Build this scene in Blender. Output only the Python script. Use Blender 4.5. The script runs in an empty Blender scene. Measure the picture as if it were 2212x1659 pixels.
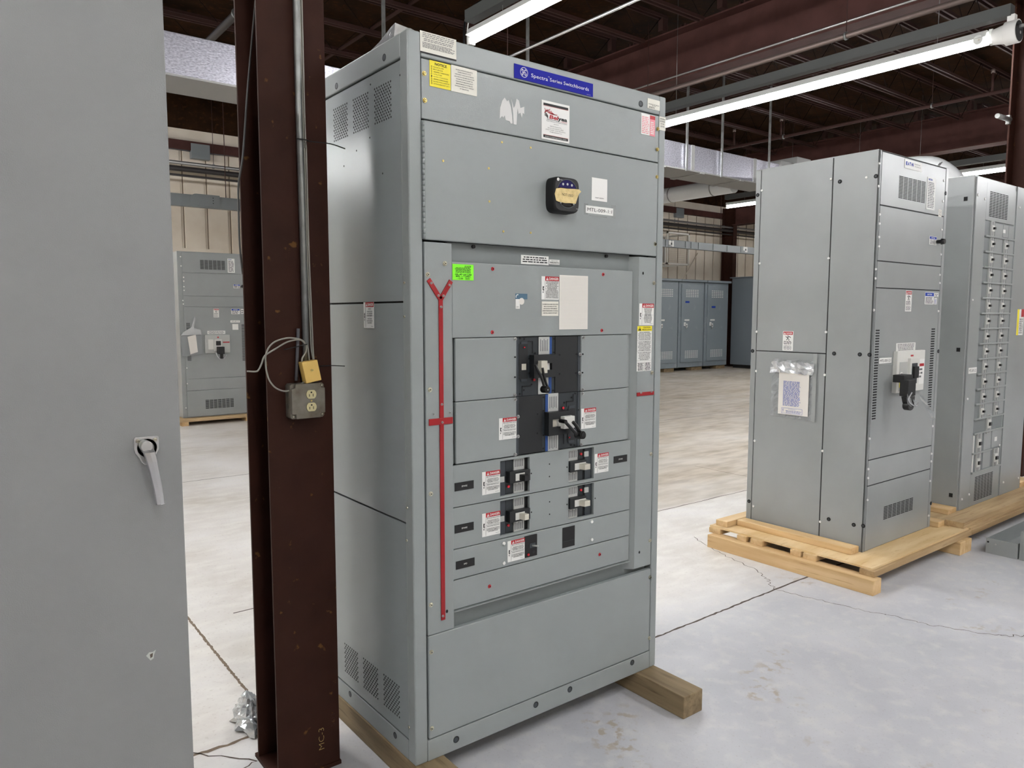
import bpy, math, random
from mathutils import Vector, Matrix
random.seed(7)
SC = bpy.context.scene
COL = SC.collection

# ------------------------------------------------------------------ camera
def make_camera():
    x, y, z, h, p, r, f = (-1.14870, -1.98170, 1.53722, 0.910368, 0.092532, 0.000636, 1608.17)
    fw = Vector((math.cos(h)*math.cos(p), math.sin(h)*math.cos(p), -math.sin(p)))
    rt = Vector((math.sin(h), -math.cos(h), 0)); up = rt.cross(fw)
    c, s = math.cos(r), math.sin(r)
    rt, up = rt*c + up*s, up*c - rt*s
    cam = bpy.data.cameras.new('camera'); o = bpy.data.objects.new('camera', cam); COL.objects.link(o)
    m = Matrix((rt, up, -fw)).transposed().to_4x4(); m.translation = (x, y, z)
    o.matrix_world = m
    cam.sensor_fit = 'HORIZONTAL'; cam.sensor_width = 36; cam.lens = f*36/2212; cam.clip_start = .02; cam.clip_end = 200
    SC.camera = o
make_camera()
vs = SC.view_settings
vs.view_transform = 'Standard'; vs.look = 'None'; vs.gamma = 1; vs.use_curve_mapping = False
vs.exposure = 2.0
W_ = bpy.data.worlds.new('world'); SC.world = W_; W_.use_nodes = True
W_.node_tree.nodes['Background'].inputs[0].default_value = (.8, .9, 1, 1)
W_.node_tree.nodes['Background'].inputs[1].default_value = .05
TUBE_POWER = 34.0

# ------------------------------------------------------------------ materials
def lin(c):
    return tuple(((v/255)/12.92 if v/255 <= .04045 else ((v/255+.055)/1.055)**2.4) for v in c) + (1,)
MATS = {}
def mat(name, rgb, rough=.5, metal=0, noise=None, bump=0, bscale=300, emit=0, alpha=1, stretch=None, spec=.5, coat=0):
    """noise = (scale, rgb2, lo, hi): second colour mixed in by noise"""
    m = bpy.data.materials.new(name); m.use_nodes = True; nt = m.node_tree; N = nt.nodes; L = nt.links
    b = N['Principled BSDF']; b.inputs['Base Color'].default_value = lin(rgb)
    b.inputs['Roughness'].default_value = rough; b.inputs['Metallic'].default_value = metal
    b.inputs['Specular IOR Level'].default_value = spec
    b.inputs['Coat Weight'].default_value = coat
    tc = N.new('ShaderNodeTexCoord'); mp = N.new('ShaderNodeMapping'); L.new(tc.outputs['Object'], mp.inputs[0])
    if stretch: mp.inputs['Scale'].default_value = stretch
    if noise:
        for i, nz in enumerate(noise if isinstance(noise, list) else [noise]):
            n = N.new('ShaderNodeTexNoise'); n.inputs['Scale'].default_value = nz[0]; n.inputs['Detail'].default_value = 6
            L.new(mp.outputs[0], n.inputs['Vector'])
            r = N.new('ShaderNodeMapRange'); r.inputs[1].default_value = nz[2]; r.inputs[2].default_value = nz[3]
            L.new(n.outputs['Fac'], r.inputs[0])
            mx = N.new('ShaderNodeMix'); mx.data_type = 'RGBA'
            L.new(r.outputs[0], mx.inputs[0])
            if i == 0: mx.inputs[6].default_value = lin(rgb)
            else: L.new(prev.outputs[2], mx.inputs[6])
            mx.inputs[7].default_value = lin(nz[1]); prev = mx
        L.new(prev.outputs[2], b.inputs['Base Color'])
    if bump:
        n2 = N.new('ShaderNodeTexNoise'); n2.inputs['Scale'].default_value = bscale; n2.inputs['Detail'].default_value = 3
        L.new(mp.outputs[0], n2.inputs['Vector'])
        bp = N.new('ShaderNodeBump'); bp.inputs['Strength'].default_value = bump; bp.inputs['Distance'].default_value = .002
        L.new(n2.outputs['Fac'], bp.inputs['Height']); L.new(bp.outputs[0], b.inputs['Normal'])
    if emit:
        b.inputs['Emission Color'].default_value = lin(rgb); b.inputs['Emission Strength'].default_value = emit
    if alpha < 1: b.inputs['Alpha'].default_value = alpha
    MATS[name] = m
    return m
mat('enamel', (143,149,148), .36, noise=(3, (137,143,142), .3, .8), bump=.12, bscale=350)
mat('enamel_side', (144,150,151), .22, noise=(2, (139,145,146), .3, .8), bump=.10, bscale=260)
mat('enamel_matte', (130,131,131), .55, noise=(4, (126,127,127), .3, .8), bump=.3, bscale=420)
mat('eaton_grey', (150,154,153), .30, noise=(2.2, (139,143,142), .35, .75), bump=.05)
mat('locker_grey', (126,136,142), .4, noise=(3, (150,158,162), .62, .8))
mat('locker_shaded', (104,112,118), .45)  # locker grey darkened: shade on the big cabinet's side face put into the colour
mat('recess', (120,126,126), .5)
mat('gap', (14,16,17), .7)
mat('hole', (9,10,11), .8)
mat('maroon', (56,31,23), .6, noise=[(9, (48,26,19), .4, .7), (26, (104,72,36), .68, .74)], bump=.25, bscale=60, spec=.14)
mat('maroon_beam', (86,57,53), .65, noise=(4, (74,48,43), .4, .7), spec=.15)
mat('joist_paint', (62,41,37), .65, spec=.2)
mat('rod_paint', (34,23,21), .8, spec=.1)
mat('red_trim', (150,6,18), .4)
mat('white', (232,232,228), .5)
mat('cream_label', (226,224,212), .5)
mat('label_red', (176,18,30), .5)
mat('label_pink', (230,140,150), .5)
mat('label_blue', (30,34,146), .65, spec=.15)
mat('bar_blue', (44,74,130), .6, spec=.2)
mat('eaton_blue', (22,58,160), .6, spec=.2)
mat('ink', (12,12,14), .6)
mat('ink_soft', (96,96,98), .6)
mat('blue_ink', (98,108,170), .6)
mat('yellow', (238,222,40), .5)
mat('green', (130,248,32), .5)
mat('teal_sticker', (66,100,122), .5)
mat('paper', (226,222,214), .7)
mat('torn_paper', (214,214,212), .8)
mat('tape_tan', (222,200,142), .7, noise=(60, (196,172,116), .4, .7), bump=.6, bscale=90)
mat('clear_tape', (190,194,192), .25, alpha=.45)
mat('plastic_bag', (176,180,182), .15, alpha=.5, bump=1, bscale=60, spec=.8)
mat('plastic_bright', (205,208,210), .12, bump=1.0, bscale=90, spec=1, metal=.5)
mat('wrap', (200,204,206), .1, bump=1.0, bscale=70, spec=1, metal=.6)
mat('breaker_dark', (40,46,50), .45, noise=(8, (35,41,45), .4, .7))
mat('breaker_black', (24,27,29), .45)
mat('breaker_mid', (52,58,63), .45)
mat('plate_grey', (176,178,174), .5)
mat('black_plastic', (11,11,12), .28)
mat('black_matte', (12,12,13), .6)
mat('handle_beige', (196,192,178), .45)
mat('handle_white', (214,214,208), .45)
mat('red_button', (196,30,44), .4)
mat('zinc', (198,194,176), .3, metal=.85)
mat('zinc_gold', (200,178,110), .35, metal=.8)
mat('steel', (190,190,190), .3, metal=.9, bump=.1)
mat('steel_dull', (120,120,116), .5, metal=.7, noise=(30, (90,86,78), .4, .7))
mat('galv', (150,152,150), .45, metal=.75, noise=(12, (120,120,118), .4, .7))
mat('box_steel', (128,124,114), .5, metal=.5, noise=(22, (100,92,78), .35, .7))
mat('ivory', (206,196,150), .45)
mat('yellow_box', (228,190,104), .45)
mat('cable_grey', (150,148,138), .5)
mat('cable_dark', (84,84,82), .5)
mat('conduit_pvc', (92,92,96), .5)
mat('foil', (216,216,226), .36, metal=.85, bump=1.0, bscale=45, noise=(40, (160,160,174), .4, .7), stretch=(1, 1, 2.2))
mat('duct_tin', (150,150,148), .5, metal=.3)
mat('white_duct', (205,208,208), .4, bump=.2, bscale=30)
mat('light_body', (214,216,212), .45)
mat('light_hood', (66,68,66), .5)
mat('tube', (252,252,254), .4, emit=TUBE_POWER)
mat('pipe_dark', (48,44,44), .5)
mat('pipe_brown', (118,104,98), .4, metal=.4)
mat('pipe_bright', (190,190,190), .3, metal=.8)
mat('busway', (132,138,140), .45)
mat('deck', (50,31,16), .9, noise=[(3, (32,20,11), .35, .7), (14, (72,44,20), .55, .8)], spec=.1)
mat('cage_white', (226,224,216), .5)
mat('mesh_grey', (150,146,136), .6)
mat('timber', (140,122,92), .75, noise=[(14, (106,88,62), .35, .7), (60, (96,76,48), .55, .8)], stretch=(1.5, .12, 1.5), bump=.4, bscale=60)
mat('wood_y', (214,184,138), .7, noise=[(14, (194,158,108), .35, .7), (50, (160,118,70), .6, .8)], stretch=(1.5, .1, 1.5), bump=.3, bscale=60)
mat('wood_x', (214,186,142), .7, noise=[(14, (194,160,112), .35, .7), (50, (160,118,70), .6, .8)], stretch=(.1, 1.5, 1.5), bump=.3, bscale=60)
mat('wood_old', (192,166,126), .75, noise=[(12, (158,130,92), .35, .7), (50, (120,88,54), .6, .8)], stretch=(.1, 1.5, 1.5), bump=.3, bscale=60)
mat('plywood', (222,196,152), .7, noise=[(6, (206,174,124), .4, .65), (40, (180,138,86), .6, .8)], stretch=(.25, 1.6, 1), bump=.1)
mat('crack', (84,74,66), .9)
mat('joint_fill', (120,104,88), .9)
mat('screen', (34,30,84), .15, emit=0)
mat('screen_red', (60,10,14), .15)
mat('lens', (12,12,14), .1)

def floor_mat():
    m = bpy.data.materials.new('concrete'); m.use_nodes = True; nt = m.node_tree; N = nt.nodes; L = nt.links
    b = N['Principled BSDF']; tc = N.new('ShaderNodeTexCoord')
    def noise(sc, det=8, st=None):
        n = N.new('ShaderNodeTexNoise'); n.inputs['Scale'].default_value = sc; n.inputs['Detail'].default_value = det
        if st:
            mp = N.new('ShaderNodeMapping'); mp.inputs['Scale'].default_value = st; L.new(tc.outputs['Object'], mp.inputs[0]); L.new(mp.outputs[0], n.inputs[0])
        else: L.new(tc.outputs['Object'], n.inputs[0])
        return n.outputs['Fac']
    def rng(s, a, b_, c=0, d=1):
        r = N.new('ShaderNodeMapRange'); r.inputs[1].default_value = a; r.inputs[2].default_value = b_; r.inputs[3].default_value = c; r.inputs[4].default_value = d
        L.new(s, r.inputs[0]); return r.outputs[0]
    def mix(f, a, b_):
        x = N.new('ShaderNodeMix'); x.data_type = 'RGBA'; L.new(f, x.inputs[0])
        for i, v in ((6, a), (7, b_)):
            if isinstance(v, tuple): x.inputs[i].default_value = v
            else: L.new(v, x.inputs[i])
        return x.outputs[2]
    def math_(op, a, b_):
        x = N.new('ShaderNodeMath'); x.operation = op
        for i, v in ((0, a), (1, b_)):
            if isinstance(v, (int, float)): x.inputs[i].default_value = v
            else: L.new(v, x.inputs[i])
        return x.outputs[0]
    sep = N.new('ShaderNodeSeparateXYZ'); L.new(tc.outputs['Object'], sep.inputs[0])
    # painted concrete in front, bare worn concrete beyond the y = 0.31 joint
    paint = mix(rng(noise(2.2), .35, .7), lin((203,203,206)), lin((186,187,192)))
    paint = mix(rng(noise(14), .5, .75, 0, .6), paint, lin((216,214,210)))
    paint = mix(rng(noise(95, 6), .60, .74, 0, .4), paint, lin((150,146,138)))
    bare = mix(rng(noise(1.3), .35, .7), lin((232,229,226)), lin((200,193,182)))
    bare = mix(rng(noise(5, 8, (1, 2.5, 1)), .45, .7, 0, .8), bare, lin((232,229,222)))
    bare = mix(rng(noise(60, 6), .58, .74, 0, .3), bare, lin((150,136,118)))
    by = rng(sep.outputs['Y'], 1.80, 1.90); bx = rng(math_('ADD', sep.outputs['X'], math_('MULTIPLY', math_('SUBTRACT', noise(.9), .5), 1.5)), 1.2, 2.6)
    bare = mix(math_('MULTIPLY', math_('MULTIPLY', by, bx), rng(noise(1.1, 8, (.6, 1.6, 1)), .3, .7, .45, 1)), bare, mix(rng(noise(4, 8, (.6, 2, 1)), .4, .65), lin((190,178,160)), lin((150,136,114))))
    paint = mix(math_('MULTIPLY', rng(noise(1.9), .60, .68), rng(noise(22, 5), .52, .60, 0, .8)), paint, lin((168,154,134)))
    wob = math_('ADD', sep.outputs['Y'], math_('MULTIPLY', math_('SUBTRACT', noise(.7), .5), .5))
    zone = rng(wob, .2, .75)
    col = mix(zone, paint, bare)
    L.new(col, b.inputs['Base Color'])
    L.new(rng(noise(3), .3, .7, .38, .62), b.inputs['Roughness'])
    bp = N.new('ShaderNodeBump'); bp.inputs['Strength'].default_value = .25; bp.inputs['Distance'].default_value = .003
    L.new(noise(60, 6), bp.inputs['Height']); L.new(bp.outputs[0], b.inputs['Normal'])
    MATS['concrete'] = m
floor_mat()
def wall_mat():
    m = mat('wall_cream', (232,222,206), .6, noise=(2.5, (222,210,192), .4, .7))
wall_mat()

# ------------------------------------------------------------------ mesh helpers
class Frame:
    def __init__(s, o, r, u, n): s.o, s.r, s.u, s.n = Vector(o), Vector(r), Vector(u), Vector(n)
    def p(s, a, b, d=0): return s.o + s.r*a + s.u*b + s.n*d
def front(y): return Frame((0, y, 0), (1,0,0), (0,0,1), (0,-1,0))      # faces -Y ; a = x, b = z
def side(x): return Frame((x, 0, 0), (0,-1,0), (0,0,1), (-1,0,0))      # faces -X ; a = -y, b = z
def sx(y0, z0, y1, z1): return (-y1, z0, -y0, z1)

TXT = {}
def text_raw(s, bold=0):
    k = (s, bold)
    if k in TXT: return TXT[k]
    cu = bpy.data.curves.new('t', 'FONT'); cu.body = s; cu.resolution_u = 2; cu.size = 1; cu.offset = bold; cu.align_x = 'CENTER'
    o = bpy.data.objects.new('t', cu); COL.objects.link(o)
    dg = bpy.context.evaluated_depsgraph_get(); me = o.evaluated_get(dg).to_mesh()
    v = [tuple(q.co) for q in me.vertices]; f = [tuple(q.vertices) for q in me.polygons]
    o.evaluated_get(dg).to_mesh_clear(); bpy.data.objects.remove(o); bpy.data.curves.remove(cu)
    TXT[k] = (v, f)
    return TXT[k]

class MB:
    def __init__(s): s.v, s.f, s.m, s.s, s.mats = [], [], [], [], []
    def mi(s, name):
        if name not in s.mats: s.mats.append(name)
        return s.mats.index(name)
    def add(s, vs_, fs, mt, smooth=False):
        n = len(s.v); s.v += [Vector(q) for q in vs_]; k = s.mi(mt)
        for f in fs: s.f.append([i+n for i in f]); s.m.append(k); s.s.append(smooth)
        return s
    def box(s, x0, y0, z0, x1, y1, z1, mt):
        if x0 > x1: x0, x1 = x1, x0
        if y0 > y1: y0, y1 = y1, y0
        if z0 > z1: z0, z1 = z1, z0
        v = [(x0,y0,z0),(x1,y0,z0),(x1,y1,z0),(x0,y1,z0),(x0,y0,z1),(x1,y0,z1),(x1,y1,z1),(x0,y1,z1)]
        return s.add(v, [(0,3,2,1),(4,5,6,7),(0,1,5,4),(1,2,6,5),(2,3,7,6),(3,0,4,7)], mt)
    def fbox(s, fr, a0, b0, a1, b1, d0, d1, mt):
        v = [fr.p(a, b, d) for d in (d0, d1) for a, b in ((a0,b0),(a1,b0),(a1,b1),(a0,b1))]
        return s.add(v, [(0,3,2,1),(4,5,6,7),(0,1,5,4),(1,2,6,5),(2,3,7,6),(3,0,4,7)], mt)
    def fpoly(s, fr, pts, d0, d1, mt):
        n = len(pts)
        v = [fr.p(a, b, d0) for a, b in pts] + [fr.p(a, b, d1) for a, b in pts]
        fs = [tuple(range(n, 2*n)), tuple(range(n-1, -1, -1))] + [(i, (i+1) % n, n+(i+1) % n, n+i) for i in range(n)]
        return s.add(v, fs, mt)
    def fcyl(s, fr, a, b, r, d0, d1, mt, seg=12, r2=None, ry=1):
        r2 = r if r2 is None else r2; v = []
        for d, rr in ((d0, r), (d1, r2)):
            v += [fr.p(a+rr*math.cos(2*math.pi*i/seg), b+rr*ry*math.sin(2*math.pi*i/seg), d) for i in range(seg)]
        s.add(v, [tuple(range(seg, 2*seg)), tuple(range(seg-1, -1, -1))], mt)
        n = len(s.v)-2*seg; k = s.mi(mt)
        for i in range(seg): s.f.append([n+i, n+(i+1) % seg, n+seg+(i+1) % seg, n+seg+i]); s.m.append(k); s.s.append(seg > 8)
        return s
    def ring(s, fr, a, b, r0, r1, d, mt, seg=24, t0=0, t1=2*math.pi):
        v = []; full = abs(t1-t0-2*math.pi) < 1e-6
        for i in range(seg+1):
            t = t0+(t1-t0)*i/seg; v += [fr.p(a+r0*math.cos(t), b+r0*math.sin(t), d), fr.p(a+r1*math.cos(t), b+r1*math.sin(t), d)]
        return s.add(v, [(2*i, 2*i+1, 2*i+3, 2*i+2) for i in range(seg)], mt)
    def ribbon(s, fr, pts, w, d, mt):
        """flat stroke along 2-D points"""
        n = len(pts); v = []
        for i in range(n):
            p0 = pts[max(0, i-1)]; p1 = pts[min(n-1, i+1)]
            dx, dy = p1[0]-p0[0], p1[1]-p0[1]; l = math.hypot(dx, dy) or 1
            ww = w[i] if isinstance(w, (list, tuple)) else w
            nx, ny = -dy/l*ww/2, dx/l*ww/2
            v += [fr.p(pts[i][0]+nx, pts[i][1]+ny, d), fr.p(pts[i][0]-nx, pts[i][1]-ny, d)]
        return s.add(v, [(2*i, 2*i+1, 2*i+3, 2*i+2) for i in range(n-1)], mt)
    def tube(s, pts, r, mt, seg=8, cap=True):
        pts = [Vector(p) for p in pts]; n = len(pts); v = []
        ref = None
        for i in range(n):
            t = (pts[min(n-1, i+1)]-pts[max(0, i-1)]).normalized()
            if ref is None:
                ref = Vector((0,0,1)) if abs(t.z) < .9 else Vector((1,0,0))
            x = t.cross(ref).normalized(); y = x.cross(t).normalized(); ref = y
            rr = r[i] if isinstance(r, (list, tuple)) else r
            v += [pts[i]+x*rr*math.cos(2*math.pi*k/seg)+y*rr*math.sin(2*math.pi*k/seg) for k in range(seg)]
        fs = [(i*seg+k, i*seg+(k+1) % seg, (i+1)*seg+(k+1) % seg, (i+1)*seg+k) for i in range(n-1) for k in range(seg)]
        s.add(v, fs, mt, True)
        if cap:
            m0 = len(s.v)-n*seg; k = s.mi(mt)
            s.f.append([m0+i for i in range(seg-1, -1, -1)]); s.m.append(k); s.s.append(False)
            s.f.append([m0+(n-1)*seg+i for i in range(seg)]); s.m.append(k); s.s.append(False)
        return s
    def text(s, fr, st, a, b, h, d, mt, al='c', w=None, bold=0, shear=0, rot=0):
        """cap height h, vertically centred on b; w = fitted width"""
        v, f = text_raw(st, bold)
        if not v: return s
        x0 = min(q[0] for q in v); x1 = max(q[0] for q in v)
        k = h/.70; kx = k if w is None else w/(x1-x0)
        wid = (x1-x0)*kx; off = {'c': -wid/2, 'l': 0, 'r': -wid}[al]
        c_, s_ = math.cos(rot), math.sin(rot); out = []
        for q in v:
            xx = (q[0]-x0)*kx+off+shear*q[1]*k; yy = q[1]*k-h/2
            out.append(fr.p(a+xx*c_-yy*s_, b+xx*s_+yy*c_, d))
        return s.add(out, f, mt)
    def lines(s, fr, a0, b0, a1, b1, n, d, mt, fill=.5, al='c', seed=1, full=.85):
        """rows of unreadable small print: word-length strokes"""
        rn = random.Random(seed); H = (b1-b0)/n; W = a1-a0
        for i in range(n):
            y = b1-(i+.5)*H; lw = W*(full+rn.random()*(1-full)); st = a0+(W-lw)/2 if al == 'c' else a0
            x = st
            while x < st+lw-H*.4:
                ww = min(H*(.8+rn.random()*2.4), st+lw-x)
                s.add([fr.p(x, y-H*fill/2, d), fr.p(x+ww, y-H*fill/2, d), fr.p(x+ww, y+H*fill/2, d), fr.p(x, y+H*fill/2, d)], [(0,1,2,3)], mt)
                x += ww+H*.45
        return s
    def build(s, name, parent=None, bev=0, bseg=2):
        me = bpy.data.meshes.new(name)
        off = world_of(parent)
        me.from_pydata([tuple(q-off) for q in s.v], [], s.f)
        for m in s.mats: me.materials.append(MATS[m])
        me.polygons.foreach_set('material_index', s.m); me.polygons.foreach_set('use_smooth', s.s); me.update()
        o = bpy.data.objects.new(name, me); COL.objects.link(o)
        if parent is not None: o.parent = parent
        if bev:
            bm_ = o.modifiers.new('bevel', 'BEVEL'); bm_.width = bev; bm_.segments = bseg; bm_.limit_method = 'ANGLE'; bm_.angle_limit = math.radians(50)
            bm_.harden_normals = False
        return o
def world_of(o):
    v = Vector((0,0,0))
    while o is not None: v += o.location; o = o.parent
    return v
def thing(name, label, cat, loc=(0,0,0), group=None):
    o = bpy.data.objects.new(name, None); COL.objects.link(o); o.location = loc; o.empty_display_size = .05
    o['label'] = label; o['category'] = cat
    if group: o['group'] = group
    return o
def tag(o, label, cat, group=None, kind=None):
    if label: o['label'] = label
    if cat: o['category'] = cat
    if group: o['group'] = group
    if kind: o['kind'] = kind
    return o
def origin(o):
    """put a single mesh's origin at its base centre"""
    me = o.data; xs = [v.co for v in me.vertices]
    c = Vector(((min(v.x for v in xs)+max(v.x for v in xs))/2, (min(v.y for v in xs)+max(v.y for v in xs))/2, min(v.z for v in xs)))
    me.transform(Matrix.Translation(-c)); o.location = c
    return o
def solo(mb, name, label, cat, group=None, bev=0): return tag(origin(mb.build(name, None, bev)), label, cat, group)
def struct(mb, name, bev=0): return tag(mb.build(name, None, bev), None, None, kind='structure')
def copy_tree(o, parent=None):
    c = o.copy(); COL.objects.link(c)
    if parent is not None: c.parent = parent
    for ch in list(o.children): copy_tree(ch, c)
    return c
def smooth_path(pts, k=6):
    """Catmull-Rom"""
    P = [Vector(p) for p in pts]; P = [P[0]*2-P[1]] + P + [P[-1]*2-P[-2]]; out = []
    for i in range(1, len(P)-2):
        for j in range(k):
            t = j/k; a, b, c, d = P[i-1:i+3]
            out.append(.5*((2*b)+(c-a)*t+(2*a-5*b+4*c-d)*t*t+(3*b-3*c+d-a)*t**3))
    out.append(P[-2]); return out
def screw(parent, fr, a, b, r=.0055, mt='zinc', d=0, name='screw', label=None):
    m = MB(); m.fcyl(fr, a, b, r*1.25, d, d+.0012, mt, 14); m.fcyl(fr, a, b, r, d+.0012, d+.005, mt, 6, r*.85)
    m.fcyl(fr, a, b, r*.35, d+.005, d+.0053, 'gap', 6)
    o = m.build(name, parent)
    if label: o['label'] = label
    return o

# ------------------------------------------------------------------ labels
def plate(fr, r, d, mt, t=.0008):
    m = MB(); a0, b0, a1, b1 = r; m.fbox(fr, a0, b0, a1, b1, d, d+t, mt); return m, d+t+.0005
def bolt_mark(m, fr, a, b, h, d, mt='ink'):
    p = [(-.12,.5),(.14,.5),(0,.08),(.16,.08),(-.02,-.34),(.09,-.32),(-.07,-.5),(-.15,-.26),(-.07,-.3),(.03,-.06),(-.14,-.06)]
    m.add([fr.p(a+x*h, b+y*h, d) for x, y in p], [tuple(range(len(p)))], mt)
def warn_tri(m, fr, a, b, h, d, mt, mk):
    m.add([fr.p(a-h*.55, b-h*.5, d), fr.p(a+h*.55, b-h*.5, d), fr.p(a, b+h*.5, d)], [(0,1,2)], mt)
    m.add([fr.p(a-h*.07, b-h*.1, d+.0002), fr.p(a+h*.07, b-h*.1, d+.0002), fr.p(a+h*.09, b+h*.25, d+.0002), fr.p(a-h*.09, b+h*.25, d+.0002)], [(0,1,2,3)], mk)
    m.fcyl(fr, a, b-h*.28, h*.08, d, d+.0002, mk, 6)
def danger_label(parent, fr, r, d=0, nm='danger_label', body=None, label='red and white danger label'):
    a0, b0, a1, b1 = r; W, H = a1-a0, b1-b0
    m, e = plate(fr, r, d, 'white')
    sxx = a0+W*.20
    m.fbox(fr, sxx, b1-H*.19, a1, b1, e-.0004, e, 'label_red')
    warn_tri(m, fr, sxx+W*.12, b1-H*.095, H*.13, e+.0002, 'white', 'label_red')
    m.text(fr, 'DANGER', sxx+W*.50, b1-H*.095, H*.10, e+.0002, 'white', w=W*.54, bold=.02)
    m.fbox(fr, sxx-.0004, b0+H*.03, sxx, b1-H*.2, e-.0004, e, 'ink')
    bolt_mark(m, fr, a0+W*.10, b0+H*.42, H*.30, e)
    body = body or [('RISK OF ELECTRICAL SHOCK', .76), ('THIS DEVICE DOES NOT', .66), ('DISCONNECT CONTROL AND', .60), ('INSTRUMENT CIRCUITS.', .54),
                    ("RISQUE D'ELECTROCUTION", .42), ('CE DISPOSITIF NE COUPE PAS', .31), ('LES CIRCUITS DE COMMANDE OU', .25), ("D'INSTRUMENTATION.", .19)]
    for s_, f_ in body: m.text(fr, s_, (sxx+a1)/2, b0+H*f_, H*.043, e, 'ink', w=min(W*.72, W*.031*len(s_)), bold=.02)
    m.fbox(fr, sxx, b0+H*.475, a1-W*.03, b0+H*.482, e-.0004, e, 'ink')
    m.lines(fr, a1-W*.28, b0+H*.06, a1-W*.04, b0+H*.085, 1, e, 'ink_soft')
    o = m.build(nm, parent); o['label'] = label; return o
def text_label(parent, fr, r, d, bg, rows, nm, label, ink='ink', seed=1, head=None, n=0, al='c', box=(.06,.06,.94,.94)):
    """rows: (text, cx, cy, h, width or None) as fractions; n small print lines inside box"""
    a0, b0, a1, b1 = r; W, H = a1-a0, b1-b0
    m, e = plate(fr, r, d, bg)
    if head: m.fbox(fr, a0, b0+H*head[0], a1, b0+H*head[1], e-.0004, e, head[2])
    for t in rows:
        m.text(fr, t[0], a0+W*t[1], b0+H*t[2], H*t[3], e+.0002, t[5] if len(t) > 5 else ink, w=(W*t[4] if t[4] else None), bold=.015)
    if n: m.lines(fr, a0+W*box[0], b0+H*box[1], a0+W*box[2], b0+H*box[3], n, e, ink, al=al, seed=seed)
    o = m.build(nm, parent); o['label'] = label; return o

# ------------------------------------------------------------------ the hall
XL, XR, YF, YB, ZC = -9.0, 27.0, -10.0, 12.2, 5.62
m = MB(); m.box(XL, YF, -.1, XR, YB+.2, 0, 'concrete')
def crackline(pts, w, mt, jit=.012, seed=1, n=14):
    rn = random.Random(seed); O = Frame((0,0,.0006), (1,0,0), (0,1,0), (0,0,1)); out = []
    for i in range(len(pts)-1):
        for k in range(n):
            t = k/n; out.append((pts[i][0]+(pts[i+1][0]-pts[i][0])*t+rn.uniform(-jit, jit), pts[i][1]+(pts[i+1][1]-pts[i][1])*t+rn.uniform(-jit, jit)))
    out.append(pts[-1]); m.ribbon(O, out, [w*rn.uniform(.7, 1.2) for _ in out], 0, mt)
crackline([(1.0,.305),(2.51,.319),(5.5,.312)], .012, 'crack', .003, 2, 60)
crackline([(.0,1.842),(6,1.842)], .010, 'crack', .004, 3, 60)
crackline([(-.215,.78),(-.205,1.9),(-.205,11)], .012, 'joint_fill', .002, 4, 90)
crackline([(-.54,.65),(-.32,.655)], .016, 'joint_fill', .008, 5, 8)
crackline([(-.54,.70),(-.34,.49),(-.5,.46)], .006, 'crack', .006, 5, 8)
crackline([(2.95,1.23),(2.80,.90),(2.71,.569),(2.62,.44),(2.511,.319),(2.56,.114),(2.60,-.10),(2.667,-.275),(2.70,-.45),(2.81,-.667),(2.90,-.75),(3.05,-.80),(3.6,-1.1)], .0045, 'crack', .012, 6, 10)
crackline([(4.93,2.80),(4.93,2.0),(4.9,1.842)], .008, 'crack', .01, 7, 8)
crackline([(0,5.2),(9,5.2)], .012, 'crack', .004, 8, 60)
struct(m, 'floor')
m = MB(); m.box(XL, YF, ZC, XR, YB+.2, ZC+.1, 'deck'); struct(m, 'ceiling')
# ribbed cream back wall
m = MB(); m.box(XL, YB+.03, 0, XR, YB+.2, ZC, 'wall_cream')
W = front(YB+.03)
x = XL+.1
while x < XR:
    m.fbox(W, x+.02, 0, x+.36, 4.42, .0, .014, 'wall_cream'); m.fbox(W, x-.010, 0, x+.006, 4.42, .0, .004, 'joint_fill'); x += .407
m.box(XL, YB-.01, 2.62, 3.15, YB+.03, 2.72, 'wall_cream')
m.box(XL, YB+.01, 4.80, XR, YB+.03, ZC, 'deck')
m.tube([(16.8, 12.206, 3.35), (15.2, 12.206, 1.4)], .016, 'wall_cream', 6)
struct(m, 'wall_back')
m = MB(); m.box(XL, YB-.10, 4.42, XR, YB+.005, 4.58, 'maroon_beam'); struct(m, 'trim_1')
for nm, b in (('wall_left', (XL-.2,YF,0,XL,YB+.2,ZC)), ('wall_right', (XR,YF,0,XR+.2,YB+.2,ZC)), ('wall_front', (XL,YF-.2,0,XR,YF,ZC))):
    m = MB(); m.box(*b, 'wall_cream'); struct(m, nm)

# roof steel
def h_section(m, x0, x1, y0, y1, z0, z1, tf, tw, mt):
    """column, flanges facing -Y / +Y"""
    m.box(x0, y0, z0, x1, y0+tf, z1, mt); m.box(x0, y1-tf, z0, x1, y1, z1, mt)
    xc = (x0+x1)/2; m.box(xc-tw/2, y0+tf, z0, xc+tw/2, y1-tf, z1, mt)
def steel_column(x0, x1, y0, y1, z1, label, tf=.011, tw=.009, base=True):
    t = thing('steel_column', label, 'column', ((x0+x1)/2, (y0+y1)/2, 0))
    m = MB(); h_section(m, x0, x1, y0, y1, .014, z1, tf, tw, 'maroon'); sh = m.build('column_shaft', t, .0015)
    if base:
        m = MB(); m.box(x0-.004, y0-.004, 0, x1+.004, y1+.02, .014, 'maroon'); m.build('base_plate', t, .002)
    return t
col_near = steel_column(-.338, -.124, .30, .50, 4.70, 'near maroon steel column left of the large switchboard')
C = front(.30)
m = MB()   # pale scrawl on the column foot
m.text(front(.2998), 'MC-3', -0.1898,0.1131, .020, .0004, 'zinc_gold', w=.075, rot=math.pi/2, bold=-.02)
m.text(front(.2998), '501', -0.1471,0.164, .016, .0004, 'joist_paint', w=.045, rot=math.pi/2, bold=-.02)
m.build('chalk_mark', col_near)
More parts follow.
